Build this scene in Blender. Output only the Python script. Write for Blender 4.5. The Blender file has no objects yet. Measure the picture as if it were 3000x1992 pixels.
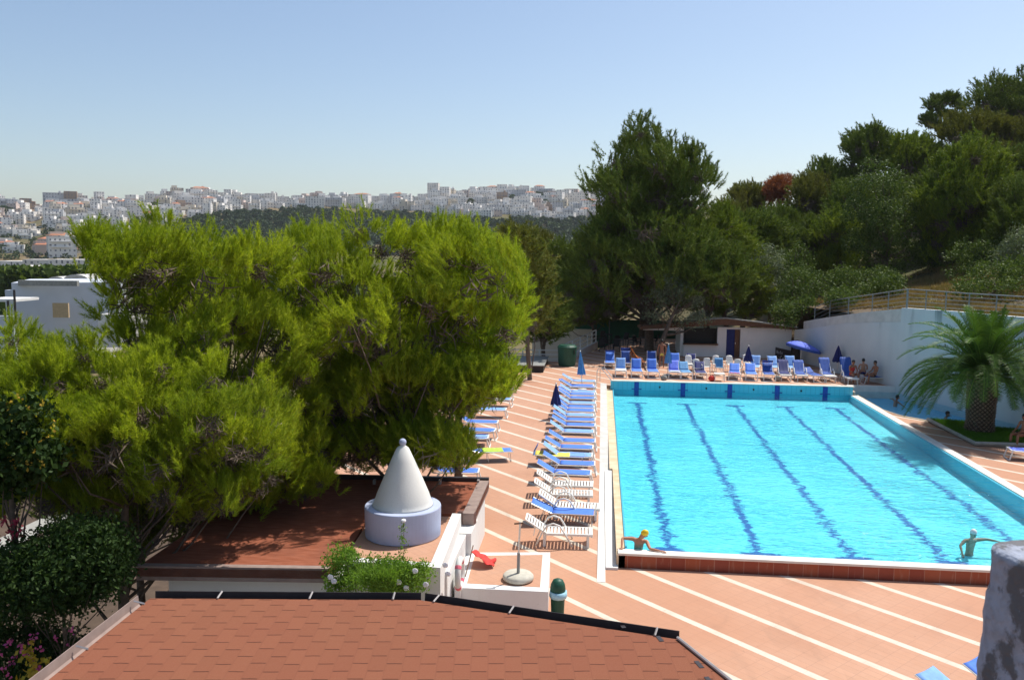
import bpy, math, random
import numpy as np
from math import sin, cos, pi, radians as R, sqrt
random.seed(7); rng = np.random.default_rng(7)
sc = bpy.context.scene; COL = sc.collection
# ------------------------------------------------------------------ camera model (pixels are those of the 3000x1992 photograph)
F, PITCH, YAW, ROLL = 2477.1, .1088, .1038, .0096
C = np.array([-.816, -21.18, 7.692])
FW = np.array([-sin(YAW)*cos(PITCH), cos(YAW)*cos(PITCH), -sin(PITCH)])
RT = np.array([cos(YAW), sin(YAW), 0.]); UP = np.cross(RT, FW)
RX = cos(ROLL)*RT + sin(ROLL)*UP; UX = -sin(ROLL)*RT + cos(ROLL)*UP
def ray(u, v): return FW + RX*(u-1500)/F - UX*(v-996)/F
def G(u, v, z=0.):
    d = ray(u, v); return C + d*(z-C[2])/d[2]
def D(u, v, dep): return C + ray(u, v)*dep
def PY(u, v, y):
    d = ray(u, v); return C + d*(y-C[1])/d[1]
def PX(u, v, x):
    d = ray(u, v); return C + d*(x-C[0])/d[0]
def zd(y):                                   # height of the sloping pool deck
    if y < 16: return max(-.33, -.33+.022*(y+.5))
    return min(.033+.015*(y-16), .27)
# ------------------------------------------------------------------ materials
def mk(name):
    m = bpy.data.materials.new(name); m.use_nodes = True; nt = m.node_tree
    for n in list(nt.nodes): nt.nodes.remove(n)
    return m, nt, nt.nodes, nt.links
class NT:
    def __init__(s, name):
        s.m, s.nt, s.N, s.L = mk(name); s.out = s.N.new('ShaderNodeOutputMaterial')
    def n(s, t, **k):
        o = s.N.new(t)
        for a, b in k.items():
            if a.startswith('i_'): o.inputs[a[2:].replace('_', ' ')].default_value = b
            else: setattr(o, a, b)
        return o
    def l(s, a, b): s.L.new(a, b)
    def val(s, x):
        return x
    def math(s, op, a, b=None, c=None, clamp=False):
        o = s.N.new('ShaderNodeMath'); o.operation = op; o.use_clamp = clamp
        for i, x in enumerate((a, b, c)):
            if x is None: continue
            if isinstance(x, (int, float)): o.inputs[i].default_value = x
            else: s.L.new(x, o.inputs[i])
        return o.outputs[0]
    def mix(s, f, a, b, typ='MIX'):
        o = s.N.new('ShaderNodeMix'); o.data_type = 'RGBA'; o.blend_type = typ
        for i, x in ((0, f), (6, a), (7, b)):
            if isinstance(x, (int, float)): o.inputs[i].default_value = x
            elif isinstance(x, tuple): o.inputs[i].default_value = (*x[:3], 1)
            else: s.L.new(x, o.inputs[i])
        return o.outputs[2]
    def coord(s, kind='Object'): return s.N.new('ShaderNodeTexCoord').outputs[kind]
    def noise(s, scale, detail=3, vec=None, rough=.5, mapscale=None, dist=0):
        o = s.N.new('ShaderNodeTexNoise'); o.inputs['Scale'].default_value = scale; o.inputs['Detail'].default_value = detail
        o.inputs['Roughness'].default_value = rough; o.inputs['Distortion'].default_value = dist
        v = vec if vec is not None else s.coord()
        if mapscale:
            mp = s.N.new('ShaderNodeMapping'); mp.inputs['Scale'].default_value = mapscale; s.L.new(v, mp.inputs[0]); v = mp.outputs[0]
        s.L.new(v, o.inputs['Vector']); return o.outputs['Fac']
    def ramp(s, f, lo, hi, a=0., b=1.):
        o = s.N.new('ShaderNodeMapRange'); o.inputs[1].default_value = lo; o.inputs[2].default_value = hi
        o.inputs[3].default_value = a; o.inputs[4].default_value = b; s.L.new(f, o.inputs[0]); return o.outputs[0]
    def bsdf(s, col, rough=.8, bump=None, bstr=.3, bdist=.02, metal=0., spec=.4, sheen=0):
        b = s.N.new('ShaderNodeBsdfPrincipled')
        if isinstance(col, tuple): b.inputs['Base Color'].default_value = (*col[:3], 1)
        else: s.L.new(col, b.inputs['Base Color'])
        if isinstance(rough, (int, float)): b.inputs['Roughness'].default_value = rough
        else: s.L.new(rough, b.inputs['Roughness'])
        b.inputs['Metallic'].default_value = metal; b.inputs['Specular IOR Level'].default_value = spec
        if bump is not None:
            u = s.N.new('ShaderNodeBump'); u.inputs['Strength'].default_value = bstr; u.inputs['Distance'].default_value = bdist
            s.L.new(bump, u.inputs['Height']); s.L.new(u.outputs[0], b.inputs['Normal'])
        return b.outputs[0]
    def done(s, sh): s.L.new(sh, s.out.inputs['Surface']); return s.m
def plain(name, c, rough=.6, var=.12, scale=6., metal=0., bump=0, spec=.4, fine=None):
    t = NT(name); n = t.noise(scale, 4)
    k = t.ramp(n, .25, .75, 1-var, 1+var)
    cc = t.mix(1., tuple(c), t.n('ShaderNodeCombineColor').outputs[0], 'MULTIPLY')
    cb = t.N.new('ShaderNodeCombineColor')
    for i in range(3): t.l(k, cb.inputs[i])
    cc = t.mix(1., tuple(c), cb.outputs[0], 'MULTIPLY')
    return t.done(t.bsdf(cc, rough, n if bump else None, bump, .01, metal, spec))
def xyz(t, v):
    o = t.N.new('ShaderNodeSeparateXYZ'); t.l(v, o.inputs[0]); return o.outputs
M = {}
# terracotta deck with diagonal white bands
def m_deck(stripes=True, nm='terracotta_deck', zfree=0):
    t = NT(nm); co = t.coord(); X, Y, Z = xyz(t, co)
    a = t.noise(.45, 5); b = t.noise(7, 4); c = t.noise(60, 2); st = t.noise(1.3, 6, mapscale=(1, .35, 1), dist=1.2)
    col = t.mix(t.ramp(a, .3, .7), (.475, .265, .172), (.52, .30, .20))
    col = t.mix(t.ramp(b, .35, .75, 0, .35), col, (.46, .23, .13))
    # tile joints, 15 cm x 30 cm at the angle of the bands
    ux = t.math('MULTIPLY', t.math('ADD', X, Y), .7071); uy = t.math('MULTIPLY', t.math('SUBTRACT', X, Y), .7071)
    jx = t.math('ABSOLUTE', t.math('SUBTRACT', t.math('FRACT', t.math('DIVIDE', ux, .185)), .5))
    jy = t.math('ABSOLUTE', t.math('SUBTRACT', t.math('FRACT', t.math('DIVIDE', uy, .37)), .5))
    j = t.math('MAXIMUM', t.math('GREATER_THAN', jx, .465), t.math('GREATER_THAN', jy, .482))
    fx = t.math('FLOOR', t.math('DIVIDE', ux, .185)); fy = t.math('FLOOR', t.math('DIVIDE', uy, .37))
    cx = t.N.new('ShaderNodeCombineXYZ'); t.l(fx, cx.inputs[0]); t.l(fy, cx.inputs[1])
    wn = t.N.new('ShaderNodeTexWhiteNoise'); t.l(cx.outputs[0], wn.inputs[0])
    col = t.mix(t.math('MULTIPLY', wn.outputs[0], .28), col, (.60, .33, .21))
    col = t.mix(t.math('MULTIPLY', j, .45), col, (.33, .19, .13)); col = t.mix(t.ramp(t.noise(.16, 3), .45, .62, 0, .5), col, (.44, .20, .11))
    if stripes:
        s = t.math('FRACT', t.math('DIVIDE', t.math('ADD', t.math('ADD', X, Y), 2.01+.13+1.83*60), 1.83))
        m = t.math('LESS_THAN', s, .135)
        wcol = t.mix(t.ramp(t.noise(3, 5), .35, .7), (.66, .58, .47), (.58, .50, .40))
        # joints between band slabs
        jj = t.math('LESS_THAN', t.math('FRACT', t.math('DIVIDE', uy, .5)), .02)
        wcol = t.mix(t.math('MULTIPLY', jj, .5), wcol, (.4, .33, .27))
        col = t.mix(m, col, wcol)
    dirt = t.ramp(st, .58, .8, 0, .28)
    col = t.mix(dirt, col, (.26, .15, .10))
    sp = t.ramp(t.noise(14, 2), .72, .78, 0, .5); col = t.mix(sp, col, (.22, .13, .09))
    return t.done(t.bsdf(col, .75, c, .15, .004, spec=.3))
M['deck'] = m_deck()
M['terrace'] = m_deck(False, 'terracotta_terrace_tiles')
M['white'] = plain('white_painted_plaster', (.74, .73, .71), .8, .07, 1.6, bump=.15)
M['white_stone'] = plain('white_stone_coping', (.76, .70, .62), .7, .10, 3)
M['grey_conc'] = plain('pale_concrete_channel', (.56, .55, .51), .85, .14, 2.2)
M['kerb'] = plain('grey_stone_kerb', (.33, .32, .28), .9, .2, 4)
M['blue_fab'] = plain('blue_sling_fabric', (.075, .20, .66), .75, .10, 9)
M['lblue_fab'] = plain('faded_light_blue_fabric', (.20, .38, .74), .75, .12, 9)
M['navy_fab'] = plain('navy_fabric', (.014, .022, .13), .7, .2, 9)
M['dblue_fab'] = plain('deep_blue_fabric', (.03, .09, .36), .7, .2, 9)
M['tblue_fab'] = plain('sun_bleached_blue_fabric', (.10, .27, .50), .75, .2, 9)
M['vio_fab'] = plain('violet_blue_fabric', (.13, .19, .72), .75, .15, 9)
M['plastic'] = plain('white_resin_plastic', (.78, .76, .71), .45, .05, 5, spec=.5)
M['alu'] = plain('brushed_aluminium', (.62, .62, .60), .35, .08, 9, metal=.75)
M['steel'] = plain('grey_painted_steel', (.24, .25, .25), .45, .1, 9, metal=.3)
M['orange'] = plain('orange_fabric', (.75, .22, .02), .8)
M['yellow'] = plain('yellow_towel', (.78, .66, .12), .9, .15, 14)
M['ptowel'] = plain('pale_towel', (.72, .74, .70), .95, .12, 8)
M['lime'] = plain('lime_patterned_towel', (.45, .66, .08), .95, .3, 14)
M['red'] = plain('red_cloth', (.62, .045, .035), .8, .2, 12)
M['pink'] = plain('pink_cloth', (.7, .15, .2), .8)
M['green_bin'] = plain('dark_green_plastic', (.012, .075, .045), .5, .2, 6)
M['bag'] = plain('pale_blue_bag', (.35, .60, .72), .35, .1, 20)
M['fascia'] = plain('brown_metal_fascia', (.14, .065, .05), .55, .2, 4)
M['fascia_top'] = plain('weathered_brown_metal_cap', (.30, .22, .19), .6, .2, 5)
M['gutter'] = plain('dark_gutter_metal', (.045, .038, .04), .45, .2, 5, metal=.3)
M['flash'] = plain('grey_flashing_metal', (.42, .38, .36), .45, .15, 6, metal=.4)
M['lav'] = plain('lavender_white_plaster', (.42, .47, .62), .85, .08, 2.5, bump=.1)
def m_plaster(name, c, dirt=(.45, .42, .36)):
    t = NT(name); a = t.noise(1.6, 5); st = t.noise(1., 5, mapscale=(7, 7, .6)); sp = t.noise(22, 3)
    col = t.mix(t.ramp(a, .3, .7), tuple(x*.93 for x in c), c); col = t.mix(t.ramp(st, .6, .8, 0, .25), col, dirt); col = t.mix(t.ramp(sp, .64, .74, 0, .3), col, dirt)
    return t.done(t.bsdf(col, .88, sp, .25, .01, spec=.25))
M['cone'] = m_plaster('cream_plaster', (.72, .71, .66)); M['white'] = m_plaster('white_painted_plaster', (.74, .73, .70), (.50, .47, .41))
M['teal'] = plain('green_painted_panel', (.10, .46, .36), .6, .1, 6)
M['wood'] = plain('brown_wood', (.13, .06, .03), .7, .25, 9)
M['darkbox'] = plain('dark_platform_side', (.035, .028, .026), .8, .2, 6)
M['greytop'] = plain('weathered_grey_board', (.26, .26, .24), .85, .2, 5)
M['skin'] = plain('skin', (.46, .22, .13), .6, .08, 12)
M['skin_tan'] = plain('tanned_skin', (.33, .14, .075), .6, .08, 12)
M['hair'] = plain('dark_hair', (.015, .012, .01), .5)
M['capy'] = plain('yellow_swim_cap', (.75, .55, .02), .4)
M['capw'] = plain('white_swim_cap', (.75, .72, .7), .4)
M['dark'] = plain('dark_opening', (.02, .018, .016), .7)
M['black'] = plain('black_board', (.012, .011, .012), .6)
M['letter'] = plain('faded_white_lettering', (.42, .42, .42), .8)
M['concrete_disc'] = plain('rough_concrete', (.52, .49, .41), .95, .15, 8, bump=.4)
M['soil'] = plain('dark_soil', (.09, .06, .04), 1, .3, 2)
M['bark'] = plain('pine_bark', (.13, .095, .07), .95, .35, 9, bump=.6)
M['twig'] = plain('bare_grey_twig', (.30, .25, .20), .95, .2, 9)
M['tile_roof'] = plain('terracotta_roof_tiles', (.42, .17, .09), .9, .2, 3)
M['cobalt'] = plain('cobalt_mosaic', (.008, .045, .30), .4, .3, 9)
def m_leaf(name, c1, c2, c3=None, trans=.35, rough=.6, big=.5, lo=.35, hi=.65):
    t = NT(name); g = t.N.new('ShaderNodeNewGeometry')
    col = t.mix(g.outputs['Random Per Island'], c1, c2)
    nz = t.ramp(t.noise(big, 3), lo, hi)
    col = t.mix(t.math('MULTIPLY', nz, .6), col, c3 or c2)
    d = t.N.new('ShaderNodeBsdfPrincipled'); t.l(col, d.inputs['Base Color']); d.inputs['Roughness'].default_value = rough
    d.inputs['Specular IOR Level'].default_value = .12
    tr = t.N.new('ShaderNodeBsdfTranslucent')
    t.l(t.mix(1., col, (1.15, 1.25, .55), 'MULTIPLY'), tr.inputs['Color'])
    mx = t.N.new('ShaderNodeMixShader'); mx.inputs[0].default_value = trans
    t.l(d.outputs[0], mx.inputs[1]); t.l(tr.outputs[0], mx.inputs[2]); return t.done(mx.outputs[0])
M['pine'] = m_leaf('bright_pine_needles', (.205, .285, .013), (.55, .58, .048), (.125, .20, .014), .36, big=.8, lo=.42, hi=.62)
M['hedge'] = m_leaf('shade_darkened_hedge_leaves', (.018, .042, .010), (.05, .085, .018), (.025, .05, .010), .15, .6)  # deep shade under the pines put into the leaf colour
M['pine_dk'] = m_leaf('dark_pine_needles', (.05, .085, .016), (.22, .26, .045), (.15, .20, .03), .14, big=.5)
M['pine_md'] = m_leaf('mid_green_pine_needles', (.10, .155, .018), (.34, .38, .045), (.08, .13, .018), .2, big=.5)
M['pine_ol'] = m_leaf('olive_brown_pine_needles', (.13, .13, .022), (.27, .25, .05), (.12, .14, .025), .15, big=.4)
M['rust'] = m_leaf('dead_rust_needles', (.22, .065, .03), (.30, .10, .05), None, .25)
M['olive'] = m_leaf('grey_green_leaves', (.12, .15, .085), (.24, .27, .17), (.09, .12, .06), .2, .6)
M['broad'] = m_leaf('glossy_green_leaves', (.05, .085, .018), (.15, .19, .045), (.06, .10, .018), .2, .6)
M['lush'] = m_leaf('fresh_green_leaves', (.10, .20, .03), (.20, .32, .05), None, .4)
M['palmleaf'] = m_leaf('palm_leaflets', (.04, .09, .014), (.13, .20, .035), (.07, .14, .02), .2, .5)
M['palmbark'] = plain('dark_palm_bark', (.045, .03, .022), .95, .3, 8)
M['far_green'] = m_leaf('far_woodland_green', (.035, .06, .018), (.075, .105, .03), (.03, .05, .02), .1, big=.02)
M['petal_w'] = plain('white_petals', (.8, .78, .78), .7); M['petal_p'] = plain('pink_petals', (.62, .10, .26), .7)
M['petal_r'] = plain('red_petals', (.42, .03, .06), .7); M['autumn'] = m_leaf('yellowing_leaves', (.42, .36, .04), (.5, .3, .05), None, .4)
M['dry'] = m_leaf('dry_grass_blades', (.30, .18, .085), (.42, .29, .14), (.22, .20, .07), .2, big=.6)
M['grass'] = m_leaf('lawn_grass_blades', (.07, .17, .015), (.13, .27, .03), None, .35)
def m_roof():
    t = NT('brown_red_roof_shingles'); co = t.coord(); mp = t.N.new('ShaderNodeMapping'); mp.vector_type = 'POINT'
    mp.inputs['Rotation'].default_value = (0, 0, -R(97)); t.l(co, mp.inputs[0])
    a, p, _z = xyz(t, mp.outputs[0]); rw = t.math('FLOOR', t.math('DIVIDE', p, .192)); fp = t.math('FRACT', t.math('DIVIDE', p, .192))
    wv = t.math('MULTIPLY', t.math('SUBTRACT', t.noise(6, 2), .5), .02); wn = t.N.new('ShaderNodeTexWhiteNoise'); wn.noise_dimensions = '1D'; t.l(rw, wn.inputs[1])
    al = t.math('DIVIDE', t.math('ADD', t.math('ADD', a, wv), t.math('ADD', t.math('MULTIPLY', t.math('FLOORED_MODULO', rw, 2.), .175), t.math('MULTIPLY', wn.outputs[0], .03))), .35)
    fa = t.math('FRACT', al); slot = t.math('MULTIPLY', t.math('LESS_THAN', fa, .050), t.math('GREATER_THAN', fp, .10)); line = t.math('LESS_THAN', fp, .05)
    cx = t.N.new('ShaderNodeCombineXYZ'); t.l(t.math('FLOOR', al), cx.inputs[0]); t.l(rw, cx.inputs[1]); w2 = t.N.new('ShaderNodeTexWhiteNoise'); t.l(cx.outputs[0], w2.inputs[0])
    base = t.mix(w2.outputs[0], (.18, .058, .028), (.205, .070, .034)); X0, Y0, Z0 = xyz(t, co)
    g = t.noise(170, 2); col = t.mix(t.ramp(g, .3, .72, 0, .5), base, (.34, .145, .085))
    sp = t.ramp(t.noise(260, 1), .66, .72, 0, .5); col = t.mix(sp, col, (.5, .3, .22))
    col = t.mix(t.ramp(t.noise(.8, 4), .35, .7, 0, .25), col, (.25, .075, .045))
    col = t.mix(t.math('MULTIPLY', line, .22), col, (.12, .04, .025)); col = t.mix(t.math('MULTIPLY', slot, .85), col, (.055, .018, .012))
    return t.done(t.bsdf(col, .9, g, .5, .006, spec=.2))
M['shingle'] = m_roof()
def m_roof2():
    t = NT('rust_red_roof_felt'); g = t.noise(9, 5, mapscale=(.35, 1.5, 1)); X, Y, Z = xyz(t, t.coord())
    col = t.mix(t.ramp(g, .3, .7), (.235, .07, .035), (.33, .115, .065)); f = t.noise(90, 2)
    j = t.math('LESS_THAN', t.math('FRACT', t.math('MULTIPLY', t.math('ADD', Y, t.math('MULTIPLY', g, .06)), 3.)), .05)
    col = t.mix(t.math('MULTIPLY', j, .35), col, (.13, .04, .02)); col = t.mix(t.ramp(t.noise(1.2, 5), .5, .75, 0, .5), col, (.16, .06, .04))
    return t.done(t.bsdf(col, .95, f, .5, .01, spec=.2))
M['felt'] = m_roof2()
def m_redwall():
    t = NT('red_brown_riser_tiles'); X, Y, Z = xyz(t, t.coord()); k = t.math('DIVIDE', X, .36)
    j = t.math('LESS_THAN', t.math('FRACT', k), .03); wn = t.N.new('ShaderNodeTexWhiteNoise'); wn.noise_dimensions = '1D'; t.l(t.math('FLOOR', k), wn.inputs[1])
    col = t.mix(wn.outputs[0], (.36, .085, .035), (.27, .05, .028)); st = t.ramp(t.noise(3, 5, mapscale=(4, 1, .7)), .58, .75, 0, .5)
    col = t.mix(st, col, (.42, .22, .14)); col = t.mix(t.math('MULTIPLY', j, .6), col, (.50, .34, .25)); return t.done(t.bsdf(col, .5, spec=.4))
M['riser'] = m_redwall()
def m_beige():
    t = NT('sandy_gutter_tiles'); X, Y, Z = xyz(t, t.coord()); j = t.math('LESS_THAN', t.math('FRACT', t.math('DIVIDE', Y, .42)), .04)
    col = t.mix(t.ramp(t.noise(2.5, 5), .35, .68), (.64, .46, .27), (.72, .60, .42)); col = t.mix(t.math('MULTIPLY', j, .6), col, (.42, .28, .16))
    return t.done(t.bsdf(col, .6))
M['beige'] = m_beige()
def m_floor():
    t = NT('pale_blue_pool_floor_with_lane_lines'); co = t.coord(); X, Y, Z = xyz(t, co)
    n1 = t.noise(1., 3, mapscale=(1.6, 5.5, 1), rough=.65); n2 = t.noise(1., 3, mapscale=(6, 24, 1)); n3 = t.noise(1., 2, mapscale=(.5, 1.1, 1))
    k = t.math('MULTIPLY', t.ramp(Y, 0, 25, 1.1, .7), t.ramp(t.noise(.3, 2), .35, .65, .55, 1.5))
    off = t.math('ADD', t.math('MULTIPLY', t.math('SUBTRACT', n1, .5), .75), t.math('ADD', t.math('MULTIPLY', t.math('SUBTRACT', n2, .5), .62), t.math('MULTIPLY', t.math('SUBTRACT', n3, .5), .4)))
    xx = t.math('ADD', X, t.math('MULTIPLY', off, k)); yy = t.math('ADD', Y, t.math('MULTIPLY', off, .55))
    fr = t.math('ABSOLUTE', t.math('SUBTRACT', t.math('FRACT', t.math('DIVIDE', t.math('SUBTRACT', xx, .0), 2.5)), .5))
    iny = t.math('MULTIPLY', t.math('GREATER_THAN', yy, 1.95), t.math('LESS_THAN', yy, 23.1))
    lane = t.math('MULTIPLY', t.math('LESS_THAN', fr, .043), iny)
    tb = t.math('MAXIMUM', t.math('MULTIPLY', t.math('GREATER_THAN', yy, 1.95), t.math('LESS_THAN', yy, 2.2)), t.math('MULTIPLY', t.math('GREATER_THAN', yy, 22.85), t.math('LESS_THAN', yy, 23.1)))
    lane = t.math('MAXIMUM', lane, t.math('MULTIPLY', tb, t.math('LESS_THAN', fr, .20)))
    base = t.mix(t.ramp(t.noise(.25, 3), .3, .7), (.17, .76, .83), (.23, .84, .88))
    tile = t.ramp(t.noise(1., 4, mapscale=(2.5, 8, 1), rough=.65), .38, .66, 0, .55); base = t.mix(tile, base, (.07, .56, .72))  # light and dark of the water ripples painted into the floor colour
    col = t.mix(t.math('MULTIPLY', lane, .93), base, (.008, .085, .38)); return t.done(t.bsdf(col, .6))
M['pfloor'] = m_floor()
def m_pwall():
    t = NT('pale_blue_pool_wall_tiles'); X, Y, Z = xyz(t, t.coord()); jx = t.math('LESS_THAN', t.math('FRACT', t.math('MULTIPLY', t.math('ADD', X, Y), 4.)), .12)
    jz = t.math('LESS_THAN', t.math('FRACT', t.math('MULTIPLY', Z, 8.)), .1); up = t.math('GREATER_THAN', Z, .0)
    j = t.math('MULTIPLY', t.math('MAXIMUM', jx, jz), up)
    col = t.mix(t.ramp(t.noise(1.5, 4), .3, .7), (.07, .46, .62), (.10, .50, .64)); col = t.mix(t.math('MULTIPLY', j, .5), col, (.035, .26, .38))
    return t.done(t.bsdf(col, .35))
M['pwall'] = m_pwall()
def m_water(name, tint, bs=1., fr_=.9):
    t = NT(name); co = t.coord()
    n1 = t.noise(1., 4, mapscale=(1.7, 3.6, 1), rough=.6, dist=.6); n2 = t.noise(1., 3, mapscale=(5, 9, 1), dist=.4); n3 = t.noise(1., 2, mapscale=(.35, .7, 1))
    big = t.ramp(t.noise(.22, 3), .35, .65, .45, 1.35)
    h = t.math('ADD', t.math('ADD', t.math('MULTIPLY', t.math('MULTIPLY', n1, big), .6), t.math('MULTIPLY', n2, .25)), t.math('MULTIPLY', n3, .5))
    bu = t.N.new('ShaderNodeBump'); bu.inputs['Strength'].default_value = .55*bs; bu.inputs['Distance'].default_value = .24; t.l(h, bu.inputs['Height'])
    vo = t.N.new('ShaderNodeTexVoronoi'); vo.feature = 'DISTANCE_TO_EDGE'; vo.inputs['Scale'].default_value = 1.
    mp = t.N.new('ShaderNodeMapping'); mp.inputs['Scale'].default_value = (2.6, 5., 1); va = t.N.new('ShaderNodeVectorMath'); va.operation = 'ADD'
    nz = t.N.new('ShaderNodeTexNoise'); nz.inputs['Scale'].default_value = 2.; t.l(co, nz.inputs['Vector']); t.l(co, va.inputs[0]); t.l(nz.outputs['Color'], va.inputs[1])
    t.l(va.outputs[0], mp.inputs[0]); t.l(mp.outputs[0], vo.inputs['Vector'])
    ca = t.ramp(vo.outputs['Distance'], .0, .16, 0, 1)  # network of caustic light painted into the water's tint
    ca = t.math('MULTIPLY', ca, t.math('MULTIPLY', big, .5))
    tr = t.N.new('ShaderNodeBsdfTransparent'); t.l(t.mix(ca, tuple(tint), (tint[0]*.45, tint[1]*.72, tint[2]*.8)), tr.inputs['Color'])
    gl = t.N.new('ShaderNodeBsdfGlossy'); gl.inputs['Roughness'].default_value = .04; t.l(bu.outputs[0], gl.inputs['Normal'])
    fr = t.N.new('ShaderNodeFresnel'); fr.inputs['IOR'].default_value = 1.33; t.l(bu.outputs[0], fr.inputs['Normal'])
    mx = t.N.new('ShaderNodeMixShader'); t.l(t.math('MULTIPLY', fr.outputs[0], fr_), mx.inputs[0]); t.l(tr.outputs[0], mx.inputs[1]); t.l(gl.outputs[0], mx.inputs[2])
    return t.done(mx.outputs[0])
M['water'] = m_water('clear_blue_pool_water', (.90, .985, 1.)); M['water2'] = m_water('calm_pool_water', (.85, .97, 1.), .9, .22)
M['pfloor2'] = plain('blue_small_pool_floor', (.09, .52, .74), .6, .12, 2)
def m_ground():
    t = NT('dry_hill_ground'); a = t.noise(.02, 6, rough=.6); b = t.noise(.3, 5); c = t.noise(4, 4)
    col = t.mix(t.ramp(a, .42, .6), (.20, .15, .085), (.075, .09, .035)); col = t.mix(t.ramp(b, .4, .65, 0, .6), col, (.10, .085, .045))
    col = t.mix(t.ramp(c, .45, .7, 0, .5), col, (.30, .21, .12)); return t.done(t.bsdf(col, 1, c, .4, .05, spec=.1))
M['ground'] = m_ground()
def m_wallr():
    t = NT('stained_white_retaining_wall'); st = t.noise(1., 5, mapscale=(1.3, 1.3, .12)); s2 = t.noise(.5, 4)
    X, Y, Z = xyz(t, t.coord()); up = t.ramp(Z, 3.2, 4.7, 0, 1)
    col = t.mix(t.ramp(s2, .35, .7), (.62, .64, .63), (.55, .58, .58)); col = t.mix(t.ramp(st, .5, .72, 0, .28), col, (.40, .44, .46))
    col = t.mix(t.math('MULTIPLY', t.ramp(st, .62, .68, 0, .8), up), col, (.16, .2, .19)); return t.done(t.bsdf(col, .85, spec=.3))
M['rwall'] = m_wallr()
def m_post():
    t = NT('peeling_weathered_post'); a = t.noise(9, 6, rough=.65, mapscale=(1, 1, .8)); b = t.noise(40, 4)
    col = t.mix(t.ramp(a, .47, .53), (.36, .39, .47), (.13, .13, .14)); col = t.mix(t.ramp(b, .4, .7, 0, .4), col, (.16, .155, .15))
    return t.done(t.bsdf(col, .9, t.math('ADD', a, b), .8, .01))
M['post'] = m_post()
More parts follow.
